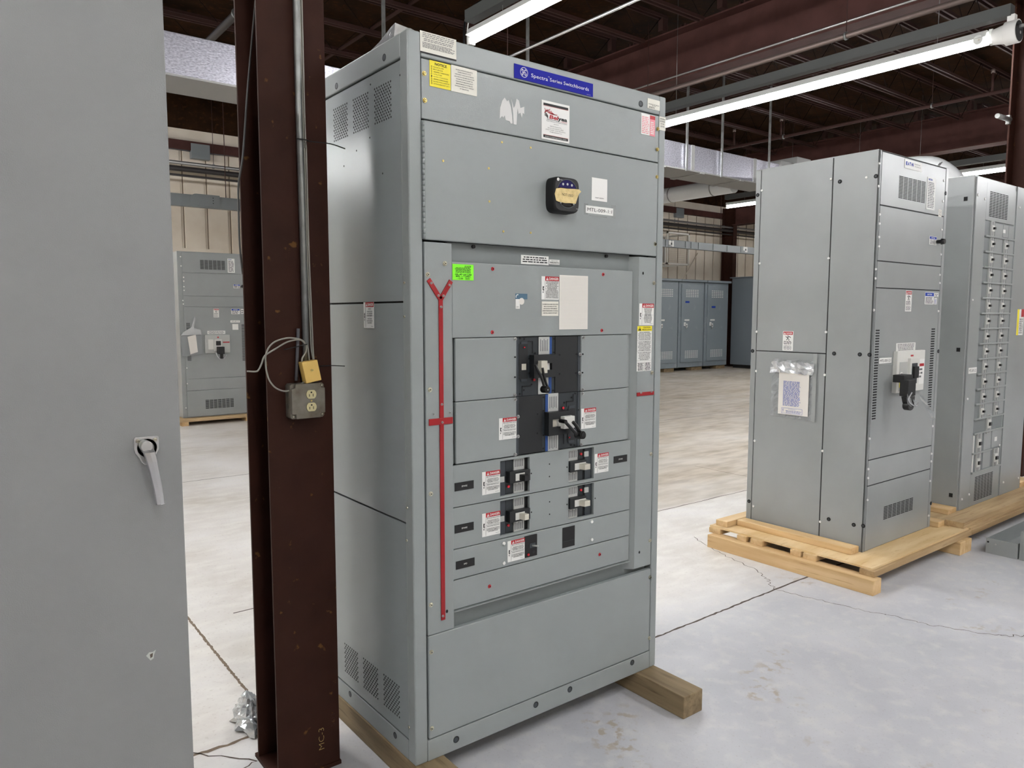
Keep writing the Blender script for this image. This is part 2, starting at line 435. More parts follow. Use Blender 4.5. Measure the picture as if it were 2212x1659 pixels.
steel_column(7.00, 7.28, .56, .86, 4.70, 'maroon steel column at right, behind the tall breaker panelboard', .015, .012)
steel_column(17.80, 17.98, 11.70, 12.10, 4.72, 'dark maroon steel column against the cream back wall')
def girder(xc, y0, y1, label, z0=4.70, z1=5.36, w=.35):
    t = thing('steel_girder', label, 'girder', (xc, (y0+y1)/2, z0))
    m = MB(); m.box(xc-w/2, y0, z0, xc+w/2, y1, z0+.02, 'maroon_beam'); m.box(xc-w/2, y0, z1-.02, xc+w/2, y1, z1, 'maroon_beam'); m.build('flange', t)
    m = MB(); m.box(xc-.006, y0, z0+.02, xc+.006, y1, z1-.02, 'maroon_beam'); m.build('web', t)
girder(-.231, YF, YB-.12, 'maroon steel girder above the near column')
girder(7.13, YF, YB-.12, 'wide maroon steel girder behind the hanging dark pipe')
girder(14.65, YF, YB-.12, 'far maroon steel girder beyond the foil duct')
girder(22.2, YF, YB-.12, 'farthest maroon steel girder at the right end of the hall')
m = MB(); m.box(17.72, 6.0, 4.19, 18.06, 11.7, 4.21, 'maroon_beam'); m.box(17.883, 6.0, 4.21, 17.897, 11.7, 4.68, 'maroon_beam'); m.box(17.72, 6.0, 4.68, 18.06, 11.7, 4.70, 'maroon_beam')
solo(m, 'steel_girder', 'short maroon steel girder resting on the wall column', 'girder')
# open-web joists running along X
def joist(x0, x1, y, label, group):
    t = thing('roof_joist', label, 'joist', (x0, y, 5.12), group)
    m = MB()
    for s in (-1, 1): m.box(x0+.45, y+s*.035-.012, 5.12, x1-.45, y+s*.035+.012, 5.16, 'joist_paint')
    m.build('bottom_chord', t)
    m = MB()
    for s in (-1, 1): m.box(x0, y+s*.035-.012, 5.52, x1, y+s*.035+.012, 5.56, 'joist_paint')
    m.box(x0, y-.04, 5.36, x0+.1, y+.04, 5.52, 'joist_paint'); m.box(x1-.1, y-.04, 5.36, x1, y+.04, 5.52, 'joist_paint'); m.build('top_chord', t)
    m = MB(); pts = []; n = int((x1-x0-.9)/.34); n -= n % 2
    for i in range(n+1): pts.append((x0+.45+(x1-x0-.9)*i/n, y, 5.145 if i % 2 == 0 else 5.53))
    m.tube([(x0+.1, y, 5.53)]+pts+[(x1-.1, y, 5.53)], .0055, 'rod_paint', 5); m.build('web_rod', t)
    return t
protos = {}
for bay, (x0, x1, k0, k1, lb) in enumerate(((-.06, 6.95, 2, 12, 'between the near column line and the wide girder'), (7.31, 14.47, 1, 12, 'between the wide girder and the far girder'), (14.83, 22.0, 1, 12, 'beyond the far girder'))):
    for k in range(k0, k1):
        y = .25+.96*k; lab = 'maroon open-web roof joist %s' % lb; g = 'roof joists %s' % lb
        if bay not in protos: protos[bay] = joist(x0, x1, y, lab, g)
        else:
            c = copy_tree(protos[bay]); c.location.y = y
def brace(x, y0, y1, label):
    m = MB(); m.box(x-.02, y0, 5.165, x+.02, y1, 5.175, 'joist_paint'); m.box(x-.003, y0, 5.175, x+.003, y1, 5.20, 'joist_paint')
    solo(m, 'joist_bridging', label, 'bridging')
brace(3.5, 1.5, 11.8, 'thin maroon bridging angle crossing the joists left of the wide girder')
brace(9.6, 1.2, 11.8, 'thin maroon bridging angle crossing the joists right of the wide girder')

# ------------------------------------------------------------------ tube lights (the lamps of the hall)
def tube_light(x, y0, y1, z, label, group=None, cap=False):
    t = thing('tube_light', label, 'light fixture', (x, y0, z), group)
    m = MB(); m.fpoly(Frame((0,y0+.06,0), (1,0,0), (0,0,1), (0,1,0)), [(x-.085,z+.030),(x+.085,z+.030),(x+.045,z+.095),(x-.045,z+.095)], 0, y1-y0-.12, 'light_body'); m.build('housing', t)
    m = MB(); m.box(x-.05, y0-.12, z+.17, x+.05, y1, z+.27, 'light_hood'); m.build('raceway', t)
    m = MB(); m.tube([(x, y0+.05, z), (x, y1-.05, z)], .026, 'tube', 10); m.build('lamp_tube', t)
    for yy in (y0+.02, y1-.05): m = MB(); m.box(x-.03, yy, z-.03, x+.03, yy+.03, z+.10, 'light_body'); m.build('lamp_holder', t)
    for yy in (y0+.5, y1-.5): m = MB(); m.tube([(x, yy, z+.10), (x, yy, ZC)], .003, 'galv', 5); m.build('hanger', t)
    if cap:
        Fc = Frame((x, y0+.02, z+.03), (1,0,0), (0,0,1), (0,-1,0))
        m = MB(); m.fcyl(Fc, 0, 0, .065, 0, .10, 'white', 20, .085); m.fcyl(Fc, 0, 0, .10, .10, .20, 'white', 24); m.fcyl(Fc, 0, 0, .088, .20, .204, 'black_matte', 24); m.fcyl(Fc, .02, -.01, .014, .204, .206, 'plate_grey', 10)
        m.fbox(Fc, -.03, .09, .03, .15, .11, .17, 'white'); m.build('end_cap', t, .003)
        m = MB(); m.fbox(Fc, -.02, .02, .02, .045, .204, .32, 'steel'); m.fcyl(Fc, 0, .032, .012, .32, .40, 'steel', 8); m.build('mounting_clip', t)
        m = MB(); m.fcyl(Frame((x-.05, y0+.12, z), (0,-1,0), (0,0,1), (-1,0,0)), 0, .02, .04, 0, .03, 'light_body', 14); m.fcyl(Frame((x-.05, y0+.12, z), (0,-1,0), (0,0,1), (-1,0,0)), .01, .015, .008, .03, .034, 'zinc', 6); m.build('lamp_end_disc', t)
    return t
tube_light(6.55, .84, 5.0, 4.0, 'long bright tube light with white end cap beside the right column', cap=True)
LA = tube_light(2.85, 1.35, 3.8, 4.0, 'bright tube light directly above the large switchboard')
GA = 'other tube lights of the hall'
for (x, y) in ((2.85, -4.2), (6.55, -4.2), (-.85, -4.2), (-.85, .95), (-4.55, .95), (-4.55, 8.2), (-4.55, -4.2), (-4.55, 4.4), (13.4, -4.2), (10.3, -5.2), (-.85, 8.2), (-.85, -8.0), (3.5, -8.0), (20.3, 1.0), (20.3, 5.5)):
    c = copy_tree(LA); c.location = (x, y, 4.0); c['label'] = 'tube light in the rows above and behind the viewpoint'; c['group'] = GA
for y, lb in ((3.0, 'distant tube light seen above the breaker panelboard'), (5.6, 'distant tube light hidden behind the tall grey switchgear')):
    c = copy_tree(LA); c.location = (13.4, y-.45, 4.0); c['label'] = lb
tube_light(13.4, 7.75, 8.75, 4.0, 'short far tube light in the gap above the lockers')

# ------------------------------------------------------------------ ducts, pipes
t = thing('foil_duct', 'rectangular foil-wrapped air duct crossing the hall', 'duct', (4, 5.3, 3.6))
m = MB(); m.box(-6, 5.05, 3.60, 9.75, 5.58, 3.955, 'foil'); m.build('duct_body', t, .006)
m = MB(); m.box(-6, 5.04, 3.585, 9.75, 5.59, 3.602, 'duct_tin')
for x in (6.9, 7.75, 8.7, 5.6, 1.6, -.3): m.box(x, 5.03, 3.572, x+.09, 5.6, 3.59, 'duct_tin')
m.build('duct_underside', t)
m = MB()
for x in (7.55, 9.05): m.box(x, 5.04, 3.6, x+.07, 5.05, 3.955, 'duct_tin')
m.build('seam_band', t)
m = MB()
for x in (7.4, 8.2, 9.4, 2.62, -.8, 4.5): m = MB(); m.box(x, 5.01, 3.57, x+.035, 5.03, 5.1, 'galv'); m.build('hanger_strap', t)
m = MB(); m.box(9.75, 5.0, 3.62, 10.1, 5.5, 4.0, 'duct_tin'); m.box(10.1, 4.95, 3.55, 10.5, 5.55, 4.1, 'duct_tin'); m.build('duct_end', t, .004)
t = thing('round_duct', 'round spiral metal duct running away beyond the foil duct', 'duct', (9.35, 7, 3.6))
m = MB(); m.tube([(9.35, 5.61, 3.66), (9.35, 9.6, 3.66)], .13, 'white_duct', 24); m.build('duct_body', t)
m = MB()
for y in (6.0, 6.9, 7.8): m.tube([(9.35, y, 3.66), (9.35, y+.02, 3.66)], .134, 'galv', 24)
m.build('duct_seam', t)
t = thing('flexible_duct', 'white elbow duct behind the top of the grey switchgear', 'duct', (9.6, 3, 3.6))
m = MB(); m.tube(smooth_path([(9.6, 5.0, 3.60), (9.6, 3.6, 3.60), (9.62, 2.85, 3.60), (9.75, 2.55, 3.50), (10.0, 2.35, 3.16), (10.1, 2.3, 2.8)], 5), .10, 'white_duct', 20); m.build('duct_body', t)
m = MB()
for p, q in (((9.60,3.0,3.60),(9.60,2.98,3.60)), ((9.70,2.62,3.54),(9.71,2.60,3.525)), ((9.86,2.46,3.36),(9.87,2.45,3.34))): m.tube([p, q], .104, 'galv', 20)
m.build('duct_seam', t)
def pipe(pts, r, mt, label, nm='pipe', hang=(), cat='pipe', seg=8):
    t = thing(nm, label, cat, pts[0])
    m = MB(); m.tube(pts, r, mt, seg); m.build('pipe_run', t)
    if hang:
        for p in hang: m = MB(); m.tube([p, (p[0], p[1], 5.36)], .005, 'joist_paint', 5); m.tube([(p[0], p[1]-.012, p[2]), (p[0], p[1]+.012, p[2])], r*1.35, 'galv', 10); m.build('hanger_rod', t)
    return t
def along(pl, ax):  # straight run: keep x (ax 0) or y constant at the mean of two measured points
    return sum(p[ax] for p in pl)/len(pl)
px_ = along([(6.4727,4.5959),(6.4392,3.4594),(6.4455,1.8517)], 0)
pipe([(px_, -3, 4.4), (px_, 11.9, 4.4)], .030, 'pipe_brown', 'brown sprinkler pipe hung below the wide girder', 'sprinkler_pipe', [(px_, 2.2, 4.4), (px_, 4.9, 4.4), (px_, 7.9, 4.4)])
px_ = along([(6.9422,5.0051),(6.9297,3.8161),(6.87,2.0738)], 0)
pipe([(6.94, -3, 4.735), (6.94, 11.9, 4.735)], .013, 'pipe_bright', 'thin galvanized conduit along the flange of the wide girder', 'conduit')
px_ = along([(3.893,4.401),(3.8038,3.1907),(3.7708,2.7528)], 0)
pipe([(px_, -3, 4.25), (px_, 11.9, 4.25)], .014, 'pipe_bright', 'thin bright conduit between the first tube light and the wide girder', 'conduit', [(px_, 1.5, 4.25), (px_, 4.5, 4.25)])
px_ = along([(6.979,4.9455),(6.8551,3.1221),(6.8593,0.8955)], 0)
pipe([(px_, 1.2, 4.35), (px_, 11.9, 4.35)], .006, 'pipe_bright', 'thin bright wire strung above the long tube light', 'wire', seg=6)
px_ = along([(11.234,6.4423),(10.8216,3.9984),(10.9979,2.3224)], 0)
px_s = px_
pipe_s = pipe([(px_, 1, 4.7), (px_, 11.9, 4.7)], .028, 'joist_paint', 'dark pipe beyond the long tube light, in front of the far girder', 'sprinkler_pipe', [(px_, 3.3, 4.7), (px_, 5.8, 4.7), (px_, 8.0, 4.7)])
pipe([(-6, 11.75, 4.12), (22, 11.75, 4.12)], .03, 'pipe_bright', 'bright pipe, topmost of three along the back wall', 'wall_pipe', [(15.2, 11.75, 4.12), (17.4, 11.75, 4.12), (2.9, 11.75, 4.12)])
pipe([(-6, 11.75, 4.02), (22, 11.75, 4.02)], .045, 'pipe_dark', 'thick dark pipe, middle of three along the back wall', 'wall_pipe')
pipe([(-6, 11.75, 3.91), (22, 11.75, 3.91)], .02, 'pipe_dark', 'thin dark pipe, lowest of three along the back wall', 'wall_pipe')
px0 = [(1.4873,6.5614),(1.4408,5.8996)]
pipe([(px0[0][0], 9.5, 4.6), (px0[0][0], 0.0, 4.6)], .04, 'pipe_dark', 'dark pipe under the roof at upper left, between door and column', 'sprinkler_pipe', [(px0[0][0], 6.0, 4.6)])
px0 = [(10.9664,2.4864),(11.2893,6.844),(11.2114,5.8545)]
for (sx_, sy_) in px0:
    m = MB(); m.tube([(px_s, sy_, 4.72), (px_s, sy_, 4.98)], .018, 'joist_paint', 8); r_ = m.build('sprinkler_riser', pipe_s); m = MB(); m.tube([(px_s, sy_, 4.98), (px_s, sy_, 5.03)], .028, 'pipe_brown', 10); m.build('sprinkler_nozzle', r_)
t = thing('clamp_fitting', 'small grey clamp fitting on the left edge of the right column', 'fitting', (6.95, .85, 3.35))
fx, fz = 6.7708,3.3726; m = MB(); m.tube([(fx-.06, .85, fz-.006), (7.01, .85, fz+.006)], .022, 'galv', 12); m.build('fitting_body', t); m = MB(); m.box(6.96, .835, fz-.04, 6.999, .868, fz+.04, 'galv'); m.build('clamp', t)
pl = [(2.8347,3.9315),(2.8361,4.1434),(2.8777,4.2748),(2.9764,4.3882),(3.1456,4.496)]
t = thing('light_cord', 'black and white power cords hanging at the tube light above the large switchboard', 'cord', (pl[0][0], 3.86, pl[0][1]))
m = MB(); m.tube(smooth_path([(x, 3.86, z) for x, z in pl], 4), .011, 'black_plastic', 8); m.build('black_cord', t)
m = MB(); m.tube(smooth_path([(x+.035, 3.86, z) for x, z in pl[:4]], 4), .006, 'white', 6); m.build('white_cord', t)
t = thing('busway', 'flat grey busway with plug openings hung in front of the back wall', 'busway', (8, 10.15, 3.18))
m = MB(); m.box(-6, 10.10, 3.175, 19, 10.21, 3.355, 'busway'); m.build('busway_body', t, .004)
m = MB()
xs = [p[0] for p in [(12.9071,3.2079),(13.1266,3.2204),(13.6459,3.2499),(13.8587,3.262),(14.1471,3.2784),(14.7406,3.3121),(15.3181,3.345),(15.9173,3.379)]]
for x in xs: m.box(x, 10.085, 3.19, x+.012, 10.10, 3.34, 'recess')
m.build('joint_line', t)
for (u, v) in [(13.1186,3.2628),(16.1194,3.2793)]: 
    m = MB(); f_ = front(10.1); m.fbox(f_, u-.09, v-.07, u+.09, v+.07, 0, .012, 'white'); m.fbox(f_, u-.02, v-.03, u+.03, v+.02, .012, .014, 'ink'); m.fbox(f_, u-.09, v-.07, u-.02, v-.03, .012, .014, 'busway'); m.build('plug_opening', t)
ea = (2.3857,3.2875)
m = MB(); f_ = front(10.1); m.fcyl(f_, ea[0]-.25, ea[1], .084, 0, .014, 'busway', 24); m.fbox(f_, ea[0]-.25, ea[1]-.085, ea[0]+.1, ea[1]+.085, 0, .012, 'busway')
for k in (-1, 0, 1): m.fcyl(f_, ea[0], ea[1]+k*.04, .008, .012, .014, 'hole', 6)
m.build('splice_plate', t)
for x in (15.1, 17.6, 2.6): m = MB(); m.tube([(x, 10.15, 3.35), (x, 10.15, 5.1)], .007, 'joist_paint', 5); m.build('hanger_rod', t)
for u, v, lb in ((2.786,4.4151, 'grey junction box on the back wall, seen left of the near column'), (15.8407,4.4293, 'grey junction box on the back wall above the white cage')):
    t = thing('junction_box', lb, 'junction box', (u, 12.1, v))
    m = MB(); f_ = front(12.2); m.fbox(f_, u-.16, v-.13, u+.16, v+.13, 0, .12, 'busway'); m.build('box_body', t, .006)
    for sg in (-1, 1): m = MB(); m.tube(smooth_path([(u+sg*1.3, 12.15, v+.06), (u+sg*.7, 12.15, v+.02), (u+sg*.16, 12.15, v)]), .015, 'conduit_pvc', 6); m.build('cable', t)
# caged exhaust fan on the back wall
x0, z0_, x1, z1_ = 14.4408,2.9125,15.3184,3.7271
t = thing('fan_cage', 'white framed wall cage with mesh sides high on the back wall', 'fan cage', ((x0+x1)/2, 11.8, z0_))
m = MB()
def bar(p, q, w=.022, mt='cage_white'):
    m.box(min(p[0],q[0])-w, min(p[1],q[1])-w, min(p[2],q[2])-w, max(p[0],q[0])+w, max(p[1],q[1])+w, max(p[2],q[2])+w, mt)
for X in (x0, x1):
    for Z in (z0_, z1_): bar((X, 11.35, Z), (X, 12.2, Z))
    for Y in (11.35, 12.18): bar((X, Y, z0_), (X, Y, z1_))
for Z in (z0_, z1_):
    for Y in (11.35, 12.18): bar((x0, Y, Z), (x1, Y, Z))
m.build('cage_frame', t)
m = MB(); f_ = front(12.19); m.fbox(f_, x0+.03, z0_+.03, x1-.03, z1_-.03, 0, .02, 'mesh_grey')
for q in range(3):
    cx, cz, R = x0+(x1-x0)*.32, z0_+(z1_-z0_)*(.2+.28*q), (.10, .17, .08)[q]
    sp = [(cx+R*k/40*math.cos(k*.45), cz+R*k/40*math.sin(k*.45)) for k in range(41)]; m.ribbon(f_, sp, .02, .024, 'cage_white')
m.build('fan_panel', t)
m = MB(); n_ = 16
for k in range(n_): 
    xx = x0+(x1-x0)*(k+.5)/n_; m.box(xx-.0015, 11.35, z0_, xx+.0015, 11.353, z1_, 'mesh_grey')
    zz = z0_+(z1_-z0_)*(k+.5)/n_; m.box(x0, 11.35, zz-.0015, x1, 11.353, zz+.0015, 'mesh_grey')
m.build('wire_mesh', t)

# ------------------------------------------------------------------ main switchboard
Z0, Z1, DEP, WID = .089, 2.375, .635, 1.145
F = front(0); S = side(0)
sw = thing('switchboard', 'large grey switchboard cabinet in the middle with red mimic line and breakers', 'switchboard', (WID/2, DEP/2, Z0))
m = MB()
# corner posts, head and base rails, back
for (xa, xb, ya, yb) in ((0, .046, 0, .046), (WID-.036, WID, 0, .046), (0, .046, DEP-.046, DEP), (WID-.046, WID, DEP-.046, DEP)): m.box(xa, ya, Z0, xb, yb, Z1, 'enamel')
m.build('corner_post', sw, .005, 3)
m = MB(); m.box(.046, 0, 2.304, WID-.036, .03, Z1, 'enamel'); m.box(0.001, .046, 2.304, .03, DEP-.046, Z1, 'enamel'); m.box(WID-.03, .046, 2.304, WID-.001, DEP-.046, Z1, 'enamel'); m.box(.046, DEP-.03, 2.304, WID-.046, DEP, Z1, 'enamel'); m.build('top_rail', sw, .004, 2)
m = MB(); m.box(.046, 0, Z0, WID-.036, .03, .160, 'enamel'); m.box(.001, .046, Z0, .03, DEP-.046, .156, 'enamel'); m.box(WID-.03, .046, Z0, WID-.001, DEP-.046, .156, 'enamel'); m.box(.046, DEP-.03, Z0, WID-.046, DEP, .16, 'enamel'); m.build('base_rail', sw, .003)
m = MB(); m.box(.02, .02, 2.36, WID-.02, DEP-.02, 2.372, 'enamel'); m.build('roof_panel', sw)
m = MB(); m.box(.04, .045, .13, WID-.035, .05, 2.32, 'gap'); m.box(.012, .04, .13, .016, DEP-.04, 2.32, 'gap'); m.build('inner_liner', sw)
m = MB(); m.box(.03, DEP-.01, .15, WID-.03, DEP-.004, 2.31, 'enamel'); m.box(WID-.012, .046, .15, WID-.006, DEP-.04, 2.31, 'enamel'); m.build('rear_panel', sw)
# side panels
for z0, z1 in ((1.580, 2.296), (.882, 1.574), (.162, .876)):
    m = MB(); m.box(.002, .028, z0, .010, DEP-.05, z1, 'enamel_side')
    if z1 > 2 or z0 < .2:
        zc = 2.196 if z1 > 2 else .262
        for yc in (.158, .310, .463):
            for i in range(13):
                for j in range(8 if i % 2 == 0 else 7):
                    yy = yc-.052+.0149*j+(0 if i % 2 == 0 else .00745); zz = zc-.053+.00885*i
                    m.fcyl(side(.0016), -yy, zz, .0034, 0, .0004, 'hole', 8)
    o = m.build('side_panel', sw, .0015)
for y, z in [(0.0483,2.2531) , (0.3457,2.0823) , (0.4435,2.0469) , (0.2386,2.2705) , (0.249,2.1069) , (0.1658,1.9817)]: 
    m = MB(); m.fcyl(side(.002), -y, z, .003, 0, .0006, 'hole', 8); m.build('small_hole', sw)
for y, z in [(0.143,2.3288) , (0.4878,2.3239) , (0.4773,0.1346) , (0.136,0.1328)]:
    m = MB(); m.fcyl(side(.001), -y, z, .011, 0, .0006, 'gap', 16); m.fcyl(side(.001), -y+.002, z, .0085, .0006, .001, 'breaker_mid', 16); m.build('rail_hole', sw)
for y, z in [(0.038,0.827) , (0.0328,1.6347) , (0.0354,1.5317) , (0.0332,0.9327) , (0.0385,0.2064)]: screw(sw, side(.002), -y, z, .005, 'zinc')
danger_label(sw, side(.0015), sx(0.2376,1.4933,0.311,1.5791), .0006, body=[(a_, b_) for a_, b_ in (('KEEP OUT', .74), ('HAZARDOUS VOLTAGE', .64), ('WILL CAUSE SEVERE', .56), ('INJURY OR DEATH', .48), ('NE PAS OUVRIR', .36), ('TENSION DANGEREUSE', .28), ('RISQUE DE MORT', .20))], label='danger label on the left side panel')

# front panels: (x0, z0, x1, z1, depth out, thickness)
def panel(nm, x0, z0, x1, z1, d=.001, mt='enamel', t=.012, bev=.0025, parent=None, cut=()):
    m = MB()
    if not cut: m.fbox(F, x0, z0, x1, z1, d-t, d, mt)
    else:
        xs = sorted({x0, x1} | {c[0] for c in cut} | {c[2] for c in cut}); zs = sorted({z0, z1} | {c[1] for c in cut} | {c[3] for c in cut})
        # frame as one mesh: shared grid so no inner seams
        idx = {}; 
        def V(i, j, k):
            if (i, j, k) not in idx: idx[(i, j, k)] = len(m.v); m.v.append(F.p(xs[i], zs[j], d if k else d-t))
            return idx[(i, j, k)]
        mi = m.mi(mt); hole = lambda i, j: i < 0 or j < 0 or i >= len(xs)-1 or j >= len(zs)-1 or any(c[0] <= xs[i] < c[2] and c[1] <= zs[j] < c[3] for c in cut)
        def q(*a): m.f.append(list(a)); m.m.append(mi); m.s.append(False)
        for i in range(len(xs)-1):
            for j in range(len(zs)-1):
                if hole(i, j): continue
                q(V(i,j,1), V(i+1,j,1), V(i+1,j+1,1), V(i,j+1,1)); q(V(i,j,0), V(i,j+1,0), V(i+1,j+1,0), V(i+1,j,0))
                if hole(i-1, j): q(V(i,j,0), V(i,j,1), V(i,j+1,1), V(i,j+1,0))
                if hole(i+1, j): q(V(i+1,j,0), V(i+1,j+1,0), V(i+1,j+1,1), V(i+1,j,1))
                if hole(i, j-1): q(V(i,j,0), V(i+1,j,0), V(i+1,j,1), V(i,j,1))
                if hole(i, j+1): q(V(i,j+1,0), V(i,j+1,1), V(i+1,j+1,1), V(i+1,j+1,0))
    return m.build(nm, parent or sw, bev)
panel('top_panel', .047, 2.125, 1.106, 2.300, 0)
door = panel('hinged_door', .053, 1.766, 1.103, 2.121, .003, t=.016, bev=.003)
lstrip = panel('trim_strip', .050, .513, .150, 1.760, .002, t=.02)
panel('trim_strip', 1.004, .528, 1.102, 1.760, .002, t=.02)
m = MB(); m.fpoly(Frame((0,0,.528), (1,0,0), (0,-1,0), (0,0,1)), [(.978,-.028),(1.004,.0),(1.004,-.018),(.984,-.040)], 0, 1.232, 'enamel'); m.build('strip_return', sw)
m = MB(); m.fbox(F, .150, 1.700, .980, 1.766, -.036, -.026, 'recess'); m.build('header_recess', sw)
panel('blank_cover', .153, 1.464, .977, 1.704, -.004)
for z0, z1 in ((1.259, 1.462), (1.055, 1.257)):
    panel('filler_panel', .166, z0, .415, z1, -.006); panel('filler_panel', .715, z0, .959, z1, -.006)
    for xa, xb in ((.151, .165), (.960, .979)):
        m = MB(); m.fbox(F, xa, z0, xb, z1, -.03, -.018, 'enamel'); m.build('edge_strip', sw)
cuts_c = ((.343,.923,.471,1.044), (.655,.926,.781,1.045)); cuts_d = ((.343,.786,.471,.906), (.656,.788,.783,.909))
panel('breaker_cover', .150, .915, .978, 1.052, -.003, cut=cuts_c)
panel('breaker_cover', .150, .776, .978, .912, -.003, cut=cuts_d)
panel('breaker_cover', .150, .673, .979, .773, -.003, cut=((.449,.687,.505,.763),))
panel('blank_cover', .150, .571, .979, .670, -.004)
m = MB(); m.fbox(F, .150, .5655, .979, .5685, -.02, .004, 'enamel'); m.build('cover_lip', sw, .001)
m = MB(); m.fbox(F, .06, .50, 1.10, .568, -.036, -.028, 'recess'); m.build('lower_recess', sw)
panel('bottom_panel', .051, .164, 1.104, .511, .002, t=.02, bev=.004)
# hinge
m = MB()
for k in range(22):
    z = 1.768+k*.01595; m.tube([(.0485, -.004, z), (.0485, -.004, z+.0150)], .0042, 'enamel', 8)
m.fbox(F, .0435, 1.768, .0525, 2.119, -.004, .0005, 'recess'); m.build('piano_hinge', sw)
# red mimic line
m = MB(); e = .0026
def rbar(x0, z0, x1, z1): m.fbox(F, x0, z0, x1, z1, .002, .006, 'red_trim')
rbar(.0985, .553, .1135, 1.192); rbar(.0985, 1.213, .1135, 1.585)
rbar(.0595, 1.192, .1475, 1.213)
def slant(ax, az, bx, bz, w=.0155):
    dx, dz = bx-ax, bz-az; l = math.hypot(dx, dz); nx, nz = -dz/l*w/2, dx/l*w/2
    m.fpoly(F, [(ax-nx, az-nz), (ax+nx, az+nz), (bx+nx, bz+nz), (bx-nx, bz-nz)], .002, .006, 'red_trim')
slant(.106, 1.585, 0.0624,1.6455); slant(.106, 1.585, 0.145,1.6433)
m.build('red_mimic_line', sw, .0008)
for (x, z) in [(0.0712,1.6347)] + [(0.1377,1.6301)] + [(0.0966,1.597)] + [(0.1148,1.5963)] + [(0.1058,1.5618)] + [(0.1057,1.2566)] + [(0.0758,1.2277)] + [(0.1368,1.2278)] + [(0.1073,1.1993)] + [(0.1033,0.5676)]:
    screw(sw, F, x, z, .0032, 'steel', .006, 'rivet')
m = MB(); m.fbox(F, 1.003, 1.222, 1.101, 1.236, .002, .006, 'red_trim'); m.build('red_trim_bar', sw, .0008)
for (x, z) in [(1.0235,1.2346)] + [(1.084,1.2354)]: screw(sw, F, x, z, .0032, 'steel', .006, 'rivet')
# bolts
for (x, z) in [(0.0556,2.2558)] + [(0.0573,2.1784)] + [(1.0984,2.2496)] + [(1.0978,2.1729)] + [(1.0969,2.0689)] + [(1.0947,1.8125)]: screw(sw, F, x, z, .0058, 'zinc_gold', .002)
for (x, z) in [(0.1237,1.6965)] + [(0.0613,1.6602)] + [(0.0651,1.3049)] + [(1.0921,1.6616)] + [(1.0903,1.3101)] + [(0.0647,0.9747)] + [(1.093,0.9837)] + [(1.0956,0.6289)] + [(1.1003,0.4749)] + [(0.0613,0.6138)] + [(0.0609,0.4567)] + [(0.06,0.1998)] + [(1.1007,0.4745)] + [(1.1021,0.218)] + [(1.0945,1.8133)]: screw(sw, F, x, z, .0062, 'zinc', .002)
for (x, z) in [(0.408,1.456)] + [(0.4069,1.2655)] + [(0.4083,1.2499)] + [(0.7234,1.4557)] + [(0.7231,1.2655)] + [(0.7227,1.2502)] + [(0.4091,1.06)] + [(0.7195,1.0612)] + [(0.7075,1.3949)] + [(0.7064,1.3263)] + [(0.4207,1.1901)] + [(0.4208,1.1214)]: screw(sw, F, x, z, .0050, 'steel', -.005)
for (x, z) in [(0.3131,1.6873)] + [(0.8197,1.6863)] + [(0.3113,1.4802)] + [(0.8161,1.48)] + [(0.2975,0.6188)] + [(0.8189,0.6252)]:
    m = MB(); m.fcyl(F, x, z, .0065, -.004, -.001, 'red_button', 14, .005); m.fcyl(F, x, z, .003, -.001, -.0007, 'hole', 8); m.build('red_fastener', sw)
for (x, z) in [(0.3583,0.7567)] + [(0.3583,0.6871)] + [(0.7751,0.761)] + [(0.7761,0.6914)]:
    m = MB(); m.fcyl(F, x, z, .0068, -.003, .0, 'white', 14, .005); m.build('white_plug', sw)
for (x, z) in [(1.029,1.6976)] + [(1.0344,0.5923)] + [(0.1217,0.5771)]:
    m = MB(); m.fcyl(F, x, z, .0045, .002, .0026, 'hole', 10, ry=1.3); m.build('panel_hole', sw)
for (x, z) in [(0.4072,1.3948)] + [(0.4068,1.3265)] + [(0.7214,1.3948)] + [(0.7206,1.3271)] + [(0.4786,0.9847)] + [(0.5623,1.0076)] + [(0.5626,0.9626)] + [(0.6464,0.986)] + [(0.4796,0.8462)] + [(0.5638,0.8703)] + [(0.5641,0.8248)] + [(0.6478,0.8475)] + [(0.7903,0.8484)]:
    m = MB(); m.fcyl(F, x, z, .0028, -.006, -.0024, 'hole', 8); m.build('panel_hole', sw)
for (x, z) in [(0.1195,2.0083)] + [(0.2928,2.0064)] + [(0.346,2.0955)] + [(0.4663,2.0944)] + [(0.295,1.9022)] + [(0.4676,1.8139)] + [(0.3517,1.8106)]:
    m = MB(); m.fcyl(F, x, z, .0038, .003, .0045, 'zinc_gold', 8); m.build('door_rivet', sw)
for (x, z) in [(0.1559,0.1257)] + [(0.5011,0.132)] + [(0.6666,0.1368)] + [(1.0057,0.1415)] + [(1.0031,2.3278)]:
    m = MB(); m.fcyl(F, x, z, .0115, 0, .0008, 'gap', 16); m.fcyl(F, x-.002, z, .0085, .0008, .0012, 'breaker_mid', 12); m.build('rail_hole', sw)
for (x, z) in [(0.2492,1.7571) , (0.8531,1.7559)]: m = MB(); m.fcyl(F, x, z, .006, -.026, -.018, 'gap', 10); m.build('recess_stud', sw)

